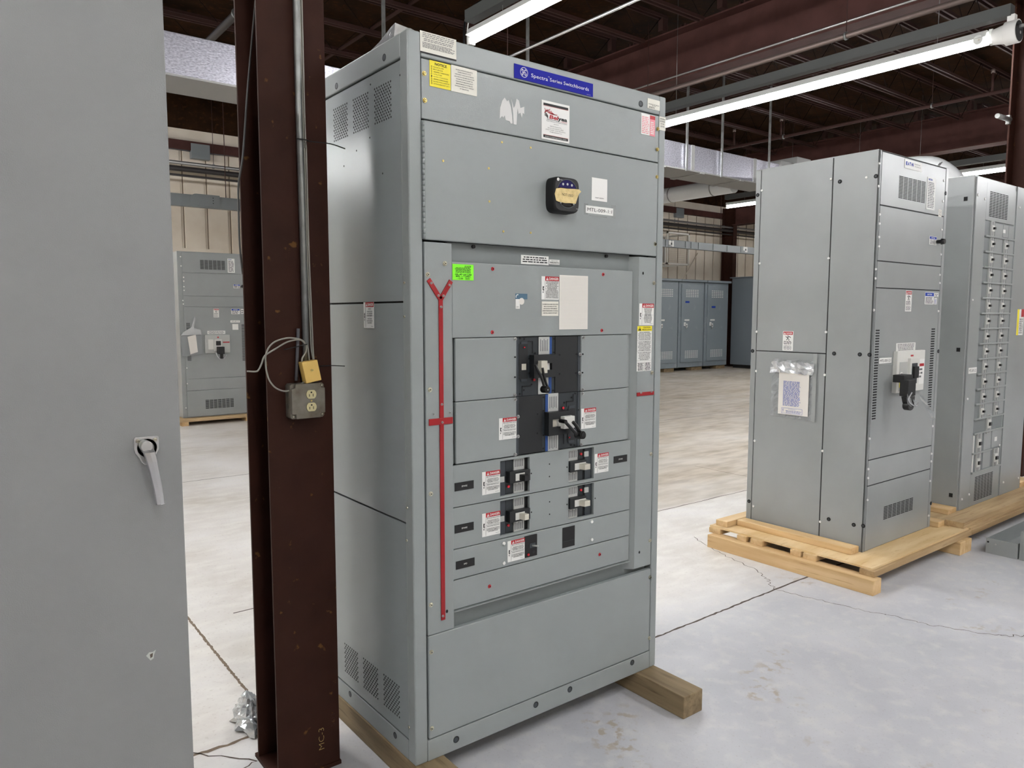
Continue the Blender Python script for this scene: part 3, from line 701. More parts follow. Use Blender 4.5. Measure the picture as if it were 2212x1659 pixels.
# ---- stickers on the switchboard
r = 0.0434,2.3146,0.1719,2.3781
m, e = plate(F, r, .0005, 'cream_label'); a0, b0, a1, b1 = r; W_, H_ = a1-a0, b1-b0
m.lines(F, a0+W_*.04, b0+H_*.72, a1-W_*.04, b1-H_*.04, 3, e, 'ink_soft', seed=5, fill=.35); m.lines(F, a0+W_*.05, b0+H_*.56, a1-W_*.05, b0+H_*.70, 2, e, 'ink_soft', seed=6, fill=.4, full=.5)
m.lines(F, a0+W_*.06, b0+H_*.26, a1-W_*.04, b0+H_*.52, 5, e, 'ink_soft', seed=7, al='l'); m.fbox(F, a0, b0, a1, b0+H_*.07, e-.0004, e, 'ink')
m.build('rating_nameplate', sw)['label'] = 'cream rating nameplate, top left corner'
r = 0.0751,2.2239,0.1504,2.2997; a0, b0, a1, b1 = r; W_, H_ = a1-a0, b1-b0
m, e = plate(F, r, .0005, 'yellow'); m.text(F, 'NOTICE', a0+W_*.53, b1-H_*.11, H_*.105, e, 'ink', w=W_*.56, bold=.02)
for k, s_ in enumerate(('FLOOR PLATE', 'BUS SPLICE', 'ASSEMBLY HARDWARE', 'UTILITIES', 'INSTRUCTION BOOK', 'SEISMIC HARDWARE', 'BATTERY PACK & ADAPTER', 'LIFTING BRACKET (KIT)')):
    zz = b1-H_*(.235+.092*k); m.text(F, s_, a0+W_*.18, zz, H_*.042, e, 'ink', 'l', w=W_*min(.76, .042*len(s_)+.02))
    if k == 4: m.fbox(F, a0+W_*.07, zz-H_*.03, a0+W_*.12, zz+H_*.03, e-.0004, e, 'ink')
    else:
        for (p, q, p2, q2) in ((.07,-.03,.12,-.024),(.07,.024,.12,.03),(.07,-.03,.076,.03),(.114,-.03,.12,.03)): m.fbox(F, a0+W_*p, zz+H_*q, a0+W_*p2, zz+H_*q2, e-.0004, e, 'ink')
m.build('notice_sticker', sw)['label'] = 'yellow NOTICE checklist sticker'
text_label(sw, F, (0.1526,2.2228,0.2494,2.3014), .0005, 'cream_label', [(s_, .5, .86-.088*k, .04, .021*len(s_)) for k, s_ in enumerate(('MAXIMUM CONTINUOUS LOADS NOT TO', 'EXCEED 80 PERCENT OF THE', 'OVERCURRENT DEVICE (CIRCUIT BREAKER', 'AND FUSED SWITCHES) EMPLOYED IN OTHER', 'THAN MOTOR CIRCUITS, EXCEPT FOR', 'THOSE CIRCUITS EMPLOYING CIRCUIT', 'BREAKERS MARKED AS SUITABLE FOR', 'CONTINUOUS OPERATION AT 100 PERCENT', 'OF THEIR RATINGS.'))], 'rating_sticker', 'white load rating sticker', ink='ink_soft')
# blue maker sign
r = 0.3975,2.3086,0.7527,2.3537; a0, b0, a1, b1 = r; W_, H_ = a1-a0, b1-b0
m, e = plate(F, r, .0008, 'label_blue', .0012)
cx, cz, R = a0+W_*.115, b0+H_*.53, H_*.36
m.ring(F, cx, cz, R*.90, R, e, 'white', 40)
for k in range(4): m.ring(F, cx, cz, R*.66, R*.76, e, 'white', 8, k*math.pi/2+.5, k*math.pi/2+1.2)
def curve(pts, w): m.ribbon(F, [(cx+p.x*R, cz+p.y*R) for p in smooth_path([(a_, b_, 0) for a_, b_ in pts], 5)], w*R, e+.0002, 'white')
curve([(-.12,.30),(-.30,.50),(-.48,.28),(-.34,.02),(-.10,.10),(-.04,.34),(-.12,-.10),(-.28,-.42),(-.50,-.38),(-.40,-.12),(-.05,.02)], .09)
curve([(.42,.36),(.24,.52),(.08,.36),(.14,.10),(.34,.06),(.12,.0),(.02,-.26),(.20,-.48),(.44,-.34),(.50,-.06),(.30,-.10)], .09)
m.text(F, 'Spectra', a0+W_*.20, b0+H_*.47, H_*.27, e, 'white', 'l', w=W_*.205); m.text(F, 'TM', a0+W_*.407, b0+H_*.66, H_*.06, e, 'white', 'l', w=W_*.02)
m.text(F, 'Series', a0+W_*.43, b0+H_*.49, H_*.25, e, 'white', 'l', w=W_*.155); m.text(F, 'Switchboards', a0+W_*.606, b0+H_*.50, H_*.26, e, 'white', 'l', w=W_*.335)
m.lines(F, a1-W_*.09, b0+H_*.07, a1-W_*.03, b0+H_*.11, 1, e, 'plate_grey'); m.build('maker_sign', sw)['label'] = 'blue maker sign with round monogram'
# torn paper residue
m = MB()
for pts in ([(0,.10),(.02,.50),(.10,.78),(.20,.92),(.30,.80),(.36,.86),(.45,.62),(.50,.30),(.52,.02),(.44,.0),(.40,.08),(.24,.10),(.20,.26),(.14,.16),(.10,.22)], [(.46,.98),(.56,.60),(.62,.70),(.68,.98),(.78,.92),(.84,.66),(1.0,.74),(1.0,.44),(.94,.50),(.90,.30),(.84,.48),(.76,.42),(.72,.62),(.68,.0),(.56,.0),(.54,.40)]):
    x0, z0, x1, z1 = 0.3387,2.1603,0.4409,2.2461; m.fpoly(F, [(x0+(x1-x0)*p, z0+(z1-z0)*q) for p, q in pts], .0002, .0008, 'torn_paper')
m.build('torn_paper', sw)['label'] = 'torn white paper residue'
# dealer sticker
r = 0.5156,2.1317,0.6417,2.2596; a0, b0, a1, b1 = r; W_, H_ = a1-a0, b1-b0
m, e = plate(F, r, .0006, 'white')
m.fbox(F, a0+W_*.06, b1-H_*.125, a1-W_*.05, b1-H_*.065, e-.0003, e, 'ink'); m.fbox(F, a0+W_*.06, b1-H_*.135, a1-W_*.05, b1-H_*.128, e-.0003, e, 'label_red')
m.fbox(F, a0+W_*.06, b0+H_*.05, a1-W_*.05, b0+H_*.115, e-.0003, e, 'ink'); m.fbox(F, a0+W_*.06, b0+H_*.118, a1-W_*.05, b0+H_*.124, e-.0003, e, 'label_red')
m.text(F, 'www.belyeapower.com', (a0+a1)/2, b0+H_*.083, H_*.03, e+.0004, 'white', w=W_*.78)
m.text(F, 'Bel', a0+W_*.27, b0+H_*.605, H_*.095, e, 'label_red', 'l', w=W_*.31, bold=.04, shear=.2); m.text(F, 'yea', a0+W_*.57, b0+H_*.605, H_*.095, e, 'ink', 'l', w=W_*.34, bold=.04, shear=.1)
m.fbox(F, a0+W_*.18, b0+H_*.525, a0+W_*.60, b0+H_*.535, e-.0003, e, 'ink'); m.text(F, 'COMPANY', a0+W_*.80, b0+H_*.53, H_*.03, e, 'label_red', w=W_*.24)
m.text(F, 'ELECTRICAL POWER SYSTEMS', a0+W_*.54, b0+H_*.49, H_*.028, e, 'ink_soft', w=W_*.74)
for k in range(4):
    m.ribbon(F, [(a0+W_*(.10+.07*k), b0+H_*(.80-.012*k))] + [(a0+W_*(.13+.08*k), b0+H_*(.76-.015*k)), (a0+W_*(.24+.07*k), b0+H_*(.70-.006*k)), (a0+W_*(.40+.05*k), b0+H_*(.672+.004*k))], W_*.018, e, 'label_red')
    m.ribbon(F, [(a0+W_*(.30-.05*k), b0+H_*(.80-.02*k)), (a0+W_*(.22-.03*k), b0+H_*(.76-.02*k)), (a0+W_*(.12-.01*k), b0+H_*(.735-.02*k))], W_*.015, e+.0001, 'label_red')
    m.ribbon(F, [(a0+W_*.10, b0+H_*(.69-.024*k)), (a0+W_*.17, b0+H_*(.67-.024*k)), (a0+W_*(.22), b0+H_*(.61-.02*k))], W_*.015, e, 'ink')
for k in range(4): m.fcyl(F, a0+W_*(.45+.045*k), b0+H_*.43, W_*.010, e-.0003, e, 'ink', 6)
for k, s_ in enumerate(('2200 Northwood Ave.', 'Easton, Pennsylvania 18045', '(610) 515-8775  (610) 258-1230 fax', 'info@belyeapower.com')): m.text(F, s_, a0+W_*.5, b0+H_*(.365-.05*k), H_*.024, e, 'ink', w=W_*.020*len(s_)+W_*.04)
m.build('dealer_sticker', sw)['label'] = 'white sticker with red and black wordmark'
text_label(sw, F, (1.0392,2.3186,1.1085,2.3555), .0005, 'cream_label', [('DEADFRONT SWITCHBOARD', .5, .46, .08, .86), ('SECTION', .5, .34, .08, .3)], 'listing_label', 'small listing label at the top right corner', n=2, box=(.08,.06,.6,.24))
r = 1.0055,2.2182,1.083,2.2952; a0, b0, a1, b1 = r; W_, H_ = a1-a0, b1-b0
m, e = plate(F, r, .0005, 'white'); m.fbox(F, a0+W_*.62, b0, a1, b1-H_*.20, e-.0003, e, 'label_pink'); m.fbox(F, a0+W_*.62, b1-H_*.20, a1, b1-H_*.02, e-.0003, e+.0001, 'label_red')
m.lines(F, a0+W_*.05, b0+H_*.05, a0+W_*.58, b1-H_*.12, 10, e, 'label_pink', seed=11, al='l'); m.lines(F, a0+W_*.66, b0+H_*.08, a1-W_*.05, b0+H_*.7, 7, e+.0002, 'white', seed=12); m.build('faded_label', sw)['label'] = 'faded pink and white label'
text_label(sw, F, (1.1069,2.2484,1.1435,2.2988), .0005, 'cream_label', [('GROUNDING', .5, .84, .10, .8), ('ELECTRODE', .5, .66, .10, .8), ('IN THIS', .5, .47, .10, .55), ('SECTION', .5, .28, .10, .6)], 'grounding_label', 'grounding label on the right post')
m = MB(); r = 0.75,1.9485,0.8278,2.0291; m.fbox(F, *r, .003, .0038, 'white'); a0, b0, a1, b1 = r; m.text(F, 'MAP 00094', (a0+a1)/2, b0+(b1-b0)*.13, (b1-b0)*.055, .0042, 'ink', w=(a1-a0)*.55); m.build('asset_tag', sw)['label'] = 'white asset tag on the door'
m = MB(); r = 0.7212,1.9013,0.8595,1.928; a0, b0, a1, b1 = r; m.fbox(F, *r, .0036, .0042, 'white'); m.text(F, 'MTL-009-1:1', (a0+a1)/2, (b0+b1)/2, (b1-b0)*.46, .0046, 'ink', w=(a1-a0)*.90, shear=.08)
for q in ((0.7136,1.8951,0.7334,1.9344), (0.8527,1.893,0.8729,1.9404), (0.7397,1.8911,0.8288,1.896), (0.7489,1.9357,0.8328,1.9359)): m.fbox(F, *q, .0032, .0035, 'clear_tape')
m.build('taped_tag', sw)['label'] = 'white handwritten tag held with clear tape'
text_label(sw, F, (0.4484,1.7107,0.5719,1.7412), -.0255, 'white', [], 'instruction_strip', 'white instruction strip in the header recess', n=3, box=(.04,.15,.96,.9), seed=4)
text_label(sw, F, (0.5743,1.7144,0.6235,1.7315), -.0255, 'white', [('Operator Series', .5, .78, .14, .6), ('WHELI-RKTF12', .5, .38, .32, .88)], 'serial_tag', 'small serial tag in the header recess')
text_label(sw, F, (0.1552,1.6473,0.2359,1.6971), -.0035, 'green', [('01A339', .72, .86, .12, .3), ('-NL-4D per LAB', .5, .36, .10, .8), ('80% ---- LSFJC', .5, .24, .09, .7), ('- 12.00   12/31', .5, .10, .09, .6)], 'green_tag', 'bright green inspection sticker', n=5, box=(.1,.45,.9,.8))
danger_label(sw, F, (0.5217,1.5902,0.6017,1.6705), -.0035, body=[(s_, .77-.062*k) for k, s_ in enumerate(('TURN OFF POWER SUPPLYING', 'DEVICE BEFORE SERVICING', 'AND REMOVING COVER', 'LES PARTIES SOUS TENSION', 'PEUVENT CAUSER DES', 'BLESSURES GRAVES', 'TURN POWER OFF BEFORE', 'INSTALLING CIRCUIT BREAKERS', 'REPLACE ALL DEVICES AND', 'COVERS BEFORE ENERGIZING', 'COUPER LE COURANT AVANT', "D'INSTALLER LE DISJONCTEUR"))], label='danger label beside the white card')
text_label(sw, F, (0.5232,1.5339,0.6001,1.5842), -.0035, 'cream_label', [(s_, .5, .80-.15*k, .075, .034*len(s_)) for k, s_ in enumerate(('TO REMOVE OR OPEN THIS COVER', 'MOVE THE HANDLE TO THE', 'OFF POSITION THEN REMOVE', 'SCREW FROM CENTER OF HANDLE', 'AND PULL HANDLE OFF SHAFT'))], 'cover_instruction', 'cream cover instruction sticker')
m = MB(); r = 0.6047,1.4858,0.7422,1.6775; m.fbox(F, *r, -.004, -.0028, 'paper'); a0, b0, a1, b1 = r
for k in range(38): m.fbox(F, a0+.004, b0+(b1-b0)*(k+1)/39.5, a1-.004, b0+(b1-b0)*(k+1)/39.5+.0006, -.0028, -.0025, 'plate_grey')
m.build('directory_card', sw)['label'] = 'white ruled directory card'
m = MB(); r = 0.4078,1.5903,0.4592,1.6089; m.fbox(F, *r, -.004, -.0032, 'teal_sticker'); a0, b0, a1, b1 = r
m.fbox(F, *(0.4088,1.558,0.4264,1.5904), -.004, -.0031, 'white'); cx, cz = 0.4341,1.5831; m.fcyl(F, cx, cz, .0115, -.004, -.0028, 'paper', 18); m.text(F, 'OFF', 0.4161,1.564, .004, -.0028, 'ink')
m.ring(F, 0.4175,1.5981, .006, .0085, -.0029, 'white', 10, 1.2, 3.6); m.build('rotary_sticker', sw)['label'] = 'teal and white rotary switch sticker'
danger_label(sw, F, (1.0095,1.497,1.0926,1.5816), .0025, body=[(s_, .76-.062*k) for k, s_ in enumerate(('HAZARDOUS VOLTAGE.', 'WILL CAUSE SEVERE', 'INJURY OR DEATH.', 'TURN OFF POWER', 'BEFORE WORKING', 'INSIDE. TENSION', 'DANGEREUSE. RISQUE', 'DE BLESSURES GRAVES', 'OU DE MORT. COUPER', 'LE COURANT AVANT', 'DE TRAVAILLER.'))], label='weathered danger label on the right strip')
r = 1.0007,1.3189,1.0841,1.4943; a0, b0, a1, b1 = r; W_, H_ = a1-a0, b1-b0; m, e = plate(F, r, .0025, 'white'); m.fbox(F, a0, b1-H_*.11, a1, b1, e-.0004, e, 'yellow')
warn_tri(m, F, a0+W_*.16, b1-H_*.055, H_*.09, e+.0002, 'ink', 'yellow'); m.text(F, 'CAUTION', a0+W_*.64, b1-H_*.03, H_*.028, e+.0002, 'ink', w=W_*.5, bold=.02); m.text(F, 'MISE EN GARDE', a0+W_*.64, b1-H_*.08, H_*.028, e+.0002, 'ink', w=W_*.62, bold=.02)
blk = (('BEFORE ENERGIZING', 'THIS PANEL, ALL UNUSED', 'MOUNTING SPACES MUST', 'BE FILLED WITH TYPE', 'AFP FILLER PLATES AND', 'STANDARD INSULATORS'), ("AVANT D'ALIMENTER CE", 'PANNEAU, COUVRIR LES', 'ESPACES DE MONTAGE', 'NON UTILISES A L AIDE', 'DE PLAQUES OBTURATEUR', 'AFP ET DE SUPPORTS', "D'ISOLEMENT STANDARD"), ('DO NOT ENERGIZE PANEL', 'WITHOUT ALL COVERS', 'NE PAS METTRE SOUS', 'TENSION LE PANNEAU', 'SANS LES COUVERCLES', 'BEFORE SERVICE'))
zz = b1-H_*.14
for b_ in blk:
    for s_ in b_: m.text(F, s_, (a0+a1)/2, zz, H_*.020, e, 'ink', w=min(W_*.9, W_*.042*len(s_)), bold=.02); zz -= H_*.031
    m.fbox(F, a0, zz+H_*.008, a1, zz+H_*.010, e-.0003, e, 'ink'); zz -= H_*.022
for q in (0, 1): m.lines(F, a0+W_*(.05+.5*q), b0+H_*.01, a0+W_*(.45+.5*q), b0+H_*.19, 7, e, 'ink', seed=20+q, fill=.55)
m.fbox(F, (a0+a1)/2-.0004, b0, (a0+a1)/2+.0004, b0+H_*.2, e-.0003, e, 'ink'); m.build('caution_label', sw)['label'] = 'tall yellow and white caution label'
for q, lb in (((0.267,0.9386,0.3411,1.0164), 'danger label left of the upper small breaker'), ((0.2665,0.7954,0.3419,0.8752), 'danger label left of the lower small breaker'), ((0.3394,1.1163,0.414,1.1903), 'danger label left of the lower large breaker'), ((0.7166,1.1185,0.7914,1.194), 'danger label right of the lower large breaker'), ((0.7854,0.9439,0.8582,1.0178), 'danger label right of the upper small breaker'), ((0.3735,0.6864,0.4495,0.761), 'danger label left of the bottom breaker')):
    danger_label(sw, F, q, -.0055 if 'large' in lb else -.0028, label=lb)
for q, s_ in (((0.1578,0.9717,0.2325,0.991), 'SPARE'), ((0.1568,0.8301,0.2318,0.8529), 'SPARE'), ((0.1607,0.7094,0.2349,0.7303), 'SPD'), ((0.8865,0.9705,0.9599,0.996), 'SPARE')):
    a0, b0, a1, b1 = q; zc = (b0+b1)/2
    a0, a1 = sorted((a0, a1)); m, e = plate(F, (a0, zc-.0135, a1, zc+.0135), -.003, 'black_matte', .0015); m.text(F, s_, (a0+a1)/2, zc, .0052, e, 'white', w=.0045*len(s_)); m.build('circuit_nameplate', sw)['label'] = 'black engraved nameplate reading ' + s_
m, e = plate(F, (.626, .687, .687, .763), -.003, 'black_matte', .001); m.fbox(F, .626, .7095, .687, .7105, -.002, -.0017, 'breaker_dark'); m.build('blank_filler_plate', sw)['label'] = 'black blank filler plate'

# ---- breakers
def screwhead(m, x, z, d, r=.0035, mt='hole'): m.fcyl(F, x, z, r, d, d+.0004, mt, 8)
# upper large breaker (trip unit left, blank plate right)
def strip(m, r, mt, d=-.0072): m.fbox(F, *r, d-.0006, d, mt)
p = MB(); p.fbox(F, .4155, 1.2585, .7115, 1.4615, -.03, -.012, 'breaker_dark'); p.fbox(F, .4155, 1.259, .427, 1.461, -.012, -.010, 'breaker_mid'); p.fbox(F, .5925, 1.260, .700, 1.461, -.012, -.0095, 'breaker_black'); p.fbox(F, .7015, 1.259, .7115, 1.461, -.012, -.009, 'breaker_mid')
o = p.build('breaker', sw, .0006); o['label'] = 'upper large dark breaker, handle down'
m = MB()
strip(m, (0.5159,1.4,0.5657,1.4612), 'plate_grey', -.010); strip(m, (0.5646,1.3996,0.577,1.4604), 'bar_blue', -.0102); strip(m, (0.5142,1.2601,0.5613,1.3234), 'plate_grey', -.010); strip(m, (0.5608,1.2598,0.5759,1.3211), 'bar_blue', -.0102)
a0, b0, a1, b1 = 0.5188,1.411,0.5631,1.453; 
for k in range(5): m.fbox(F, a0+(a1-a0)*(.1+.18*k), b0, a0+(a1-a0)*(.16+.18*k), b1-.004*(k % 2), -.0099, -.0096, 'ink_soft')
strip(m, (0.5465,1.2914,0.5581,1.3072), 'plate_grey', -.0095)
m.build('rating_strip', o)
m = MB(); strip(m, (0.4276,1.3169,0.4668,1.4381), 'breaker_black', -.0095); strip(m, (0.439,1.3488,0.4587,1.3701), 'handle_beige', -.008); strip(m, (0.4371,1.438,0.4639,1.4453), 'breaker_mid', -.009); strip(m, (0.4375,1.309,0.4633,1.3176), 'breaker_mid', -.009)
for (x, z) in [(0.4337,1.4576), (0.4515,1.4551), (0.5872,1.4531), (0.5003,1.4047), (0.5868,1.4048), (0.4735,1.3873), (0.474,1.3368), (0.4847,1.2967), (0.4499,1.2792), (0.4321,1.2671), (0.5857,1.3176), (0.5846,1.2698), (0.6134,1.3957), (0.6133,1.3274), (0.6939,1.3959), (0.6924,1.327)]: n_ = MB(); n_.fcyl(F, x, z, .0032, -.0098, -.0088, 'hole', 8); n_.build('cover_screw', o)
for (x, z, r_) in [(0.4948,1.3127, .0046), (0.4509,1.4263, .0025)]: n_ = MB(); n_.fcyl(F, x, z, r_, -.0098, -.006, 'red_button', 14); n_.build('trip_button', o)
for a_, b_, c_, d_ in ((0.468,1.4461,0.4893,1.4468), (0.4889,1.4051,0.4894,1.4463), (0.442,1.2905,0.4826,1.2932), (0.442,1.2603,0.4424,1.2932)): m.fbox(F, a_-.0004, b_-.0004, c_+.0004, d_+.0004, -.0105, -.0092, 'hole')
m.build('trip_unit', o)
m = MB(); r = 0.4757,1.3203,0.5759,1.3998
m.fbox(F, r[0], r[3]-.030, r[2], r[3], -.010, .014, 'breaker_black'); m.fbox(F, r[0], r[1], r[2], r[1]+.026, -.010, .014, 'breaker_black'); m.fbox(F, r[0], r[1]+.026, r[0]+.016, r[3]-.030, -.010, .014, 'breaker_black'); m.fbox(F, r[2]-.018, r[1]+.026, r[2], r[3]-.030, -.010, .014, 'breaker_black')
m.fbox(F, r[0]+.016, r[1]+.026, r[2]-.018, r[3]-.030, -.010, .002, 'gap'); m.build('handle_bezel', o)
m = MB(); r = 0.4936,1.3374,0.521,1.3802; m.fbox(F, *r, .0, .032, 'handle_beige'); q = 0.5335,1.3383,0.5535,1.3807; m.fbox(F, *q, .0, .006, 'handle_white'); q = 0.5552,1.3398,0.5635,1.3814
for k in range(4): m.fbox(F, q[0]+.002*k, q[1], q[0]+.002*k+.001, q[3], .002, .004, 'breaker_mid')
m.build('toggle', o, .002)
A = [(0.4589,1.3695),(0.4701,1.3478),(0.4841,1.3204),(0.4923,1.2931),(0.5004,1.2846)]
B = [(0.4919,1.3575),(0.4945,1.3333),(0.501,1.3088),(0.5063,1.2923),(0.5082,1.2841)]
m = MB(); 
for pl in (A, B): m.tube(smooth_path([(x, -.04-.012*i/4, z) for i, (x, z) in enumerate(pl)], 4), .0046, 'black_plastic', 10)
x, z = 0.4933,1.2836; m.fcyl(F, x, z, .0125, .040, .066, 'black_plastic', 20, .0115); m.fcyl(F, x, z, .0055, .066, .067, 'black_matte', 14); m.fcyl(F, x, z, .0022, .067, .0675, 'plate_grey', 8)
m.build('crank_handle', o, .001)
# lower large breaker (blank plate left, trip unit right)
p = MB(); p.fbox(F, .4155, 1.0545, .7115, 1.2575, -.03, -.012, 'breaker_dark'); p.fbox(F, .4155, 1.055, .427, 1.257, -.012, -.009, 'breaker_mid'); p.fbox(F, .427, 1.056, .5345, 1.256, -.012, -.0095, 'breaker_black'); p.fbox(F, .703, 1.055, .7115, 1.257, -.012, -.009, 'breaker_mid')
o = p.build('breaker', sw, .0006); o['label'] = 'lower large dark breaker, crank swung right'
for rb, rl, rt in (((0.5479,1.1945,0.5617,1.2574), (0.5606,1.1936,0.6086,1.2594), (0.565,1.206,0.604,1.248)), ((0.5488,1.0545,0.5613,1.1183), (0.5608,1.0528,0.6094,1.118), (0.5646,1.0603,0.6052,1.107))):
    m = MB(); strip(m, rb, 'bar_blue', -.0102); strip(m, rl, 'plate_grey', -.010); q0, q1, q2, q3 = rt
    for k in range(5): m.fbox(F, q0+(q2-q0)*(.05+.2*k), q1+.003*(k % 2), q0+(q2-q0)*(.12+.2*k), q3, -.0099, -.0096, 'ink_soft')
    m.build('rating_strip', o)
m = MB(); strip(m, (0.6556,1.077,0.6908,1.2001), 'breaker_black', -.0095); strip(m, (0.6593,1.1988,0.6874,1.2089), 'breaker_mid', -.009); strip(m, (0.6591,1.0716,0.6869,1.0817), 'breaker_mid', -.009)
for (x, z) in [(0.5389,1.2483), (0.6906,1.2518), (0.6727,1.2387), (0.6375,1.2219), (0.5389,1.1999), (0.5113,1.1911), (0.7069,1.1904), (0.5106,1.1229), (0.6239,1.1135), (0.539,1.1129), (0.5386,1.0657), (0.6724,1.0639), (0.6902,1.0611), (0.4316,1.1903), (0.4318,1.1217), (0.7066,1.1226)]: n_ = MB(); n_.fcyl(F, x, z, .0032, -.0098, -.0088, 'hole', 8); n_.build('cover_screw', o)
for (x, z, r_) in [(0.6302,1.2035, .0048), (0.6613,1.093, .0025)]: n_ = MB(); n_.fcyl(F, x, z, r_, -.0098, -.006, 'red_button', 14); n_.build('trip_button', o)
for a_, b_, c_, d_ in ((0.6477,1.2233,0.6813,1.226), (0.6806,1.2236,0.6813,1.2502), (0.6477,1.2069,0.6483,1.226), (0.636,1.0726,0.6367,1.1112)): m.fbox(F, a_-.0004, b_-.0004, c_+.0004, d_+.0004, -.0105, -.0092, 'hole')
m.build('trip_unit', o)
m = MB(); r = 0.5442,1.1119,0.6448,1.1952
m.fbox(F, r[0], r[3]-.026, r[2], r[3], -.010, .014, 'breaker_black'); m.fbox(F, r[0], r[1], r[2], r[1]+.030, -.010, .014, 'breaker_black'); m.fbox(F, r[0], r[1]+.030, r[0]+.018, r[3]-.026, -.010, .014, 'breaker_black'); m.fbox(F, r[2]-.012, r[1]+.030, r[2], r[3]-.026, -.010, .014, 'breaker_black')
m.fbox(F, r[0]+.018, r[1]+.030, r[2]-.012, r[3]-.026, -.010, .002, 'handle_white'); m.build('handle_bezel', o)
m = MB(); r = 0.5994,1.1343,0.6498,1.1782; m.fbox(F, *r, .0, .034, 'handle_white'); q = 0.5647,1.1335,0.5882,1.177; m.fbox(F, *q, 0, .006, 'handle_beige'); q = 0.5935,1.135,0.608,1.1779; m.fbox(F, *q, 0, .012, 'handle_white'); m.build('toggle', o, .002)
A = [(0.586,1.1646),(0.6017,1.1493),(0.6242,1.1277),(0.6394,1.1136)]
B = [(0.6228,1.1606),(0.638,1.1452),(0.6534,1.1241),(0.6668,1.1129)]
m = MB()
for pl in (A, B): m.tube(smooth_path([(x, -.052-.006*i/3, z) for i, (x, z) in enumerate(pl)], 4), .0062, 'black_plastic', 10)
x, z = 0.5815,1.1656; m.fcyl(F, x, z, .0075, .03, .062, 'black_plastic', 16)
x, z = 0.6556,1.1127; m.tube([(x-.002, -.040, z-.004), (x, -.072, z)], .0145, 'black_plastic', 20); m.tube([(x, -.072, z), (x, -.074, z)], .010, 'black_matte', 16)
m.build('crank_handle', o, .001)
# small breakers in the cut-outs
def small_breaker(cut, left, handle, h_dark, label):
    x0, z0, x1, z1 = cut
    m = MB(); m.fbox(F, x0-.004, z0-.004, x1+.004, z1+.004, -.045, -.030, 'hole'); m.fbox(F, x0, z0, x1, z1, -.030, -.018, 'breaker_dark')
    W_ = x1-x0; H_ = z1-z0
    if left:   # accessory strip left, label column right
        m.fbox(F, x0, z0, x0+W_*.22, z1, -.018, -.012, 'breaker_mid'); m.fbox(F, x0+W_*.22, z0, x0+W_*.27, z1, -.018, -.0175, 'hole'); m.fbox(F, x0+W_*.52, z0, x0+W_*.88, z1, -.018, -.0135, 'plate_grey'); m.fbox(F, x0+W_*.9, z0, x1, z1, -.018, -.0165, 'hole')
        la, lb = x0+W_*.54, x0+W_*.86; bx0, bx1 = x0+W_*.28, x0+W_*.985; red = (x0+W_*.34, z0+H_*.22); acc = x0+W_*.02
    else:
        m.fbox(F, x0, z0, x0+W_*.05, z1, -.018, -.0135, 'bar_blue'); m.fbox(F, x0+W_*.05, z0, x0+W_*.42, z1, -.018, -.0135, 'plate_grey'); m.fbox(F, x0+W_*.66, z0, x0+W_*.70, z1, -.018, -.0175, 'hole'); m.fbox(F, x0+W_*.72, z0, x1, z1, -.018, -.014, 'breaker_mid')
        la, lb = x0+W_*.07, x0+W_*.40; bx0, bx1 = x0+W_*.01, x0+W_*.66; red = (x0+W_*.57, z0+H_*.82); acc = x0+W_*.68
    for k in range(5):
        xx = la+(lb-la)*(k+.2)/5; m.fbox(F, xx, z0+H_*.05, xx+(lb-la)*.08, z0+H_*(.27-.03*(k % 2)), -.0134, -.0131, 'ink_soft'); m.fbox(F, xx, z1-H_*.25, xx+(lb-la)*.08, z1-H_*.05, -.0134, -.0131, 'ink_soft')
    m.fbox(F, acc, z0+H_*(.38 if left else .72), acc+W_*.16, z0+H_*(.54 if left else .88), -.014, -.010, 'plate_grey')
    m.fcyl(F, red[0], red[1], .0045, -.018, -.012, 'red_button', 12)
    o = m.build('breaker', sw); o['label'] = label
    m = MB(); zb0, zb1 = z0+H_*.33, z0+H_*.66; m.fbox(F, bx0, zb0, bx1, zb1, -.018, .004, 'breaker_black'); m.build('handle_bezel', o, .0012)
    m = MB(); hx0, hx1 = bx0+(bx1-bx0)*.27, bx0+(bx1-bx0)*(.72 if left else .95); m.fbox(F, hx0, zb0+H_*.05, hx1, zb1-H_*.07, .004, .005, 'handle_white')
    hm = 'black_plastic' if h_dark else 'handle_beige'; c0 = hx0+(hx1-hx0)*.40
    m.fpoly(Frame((0,0,zb0+H_*.06), (1,0,0), (0,-1,0), (0,0,1)), [(c0,.005),(hx1-.003,.005),(hx1,.028),(c0+.006,.028)], 0, H_*.17, hm); m.build('toggle', o, .0012)
small_breaker((.343,.923,.471,1.044), True, 0, True, 'small breaker, upper left cut-out, black toggle')
small_breaker((.343,.786,.471,.906), True, 0, False, 'small breaker, lower left cut-out, beige toggle')
small_breaker((.655,.926,.781,1.045), False, 0, False, 'small breaker, upper right cut-out')
small_breaker((.656,.788,.783,.909), False, 0, False, 'small breaker, lower right cut-out')
m = MB(); m.fbox(F, .449, .687, .505, .763, -.02, -.001, 'black_matte'); m.fbox(F, .470, .718, .496, .735, -.001, .001, 'breaker_mid')
x, z = 0.4638,0.6969; m.fcyl(F, x, z, .0045, -.001, .003, 'red_button', 12); m.ring(F, .489, .702, .0035, .0045, 0, 'breaker_mid', 14)
o = m.build('breaker', sw, .0008); o['label'] = 'small black bottom breaker'
m = MB(); m.tube([(.480, -.001, .727), (.492, -.022, .728)], .0032, 'plate_grey', 8); m.build('toggle', o)

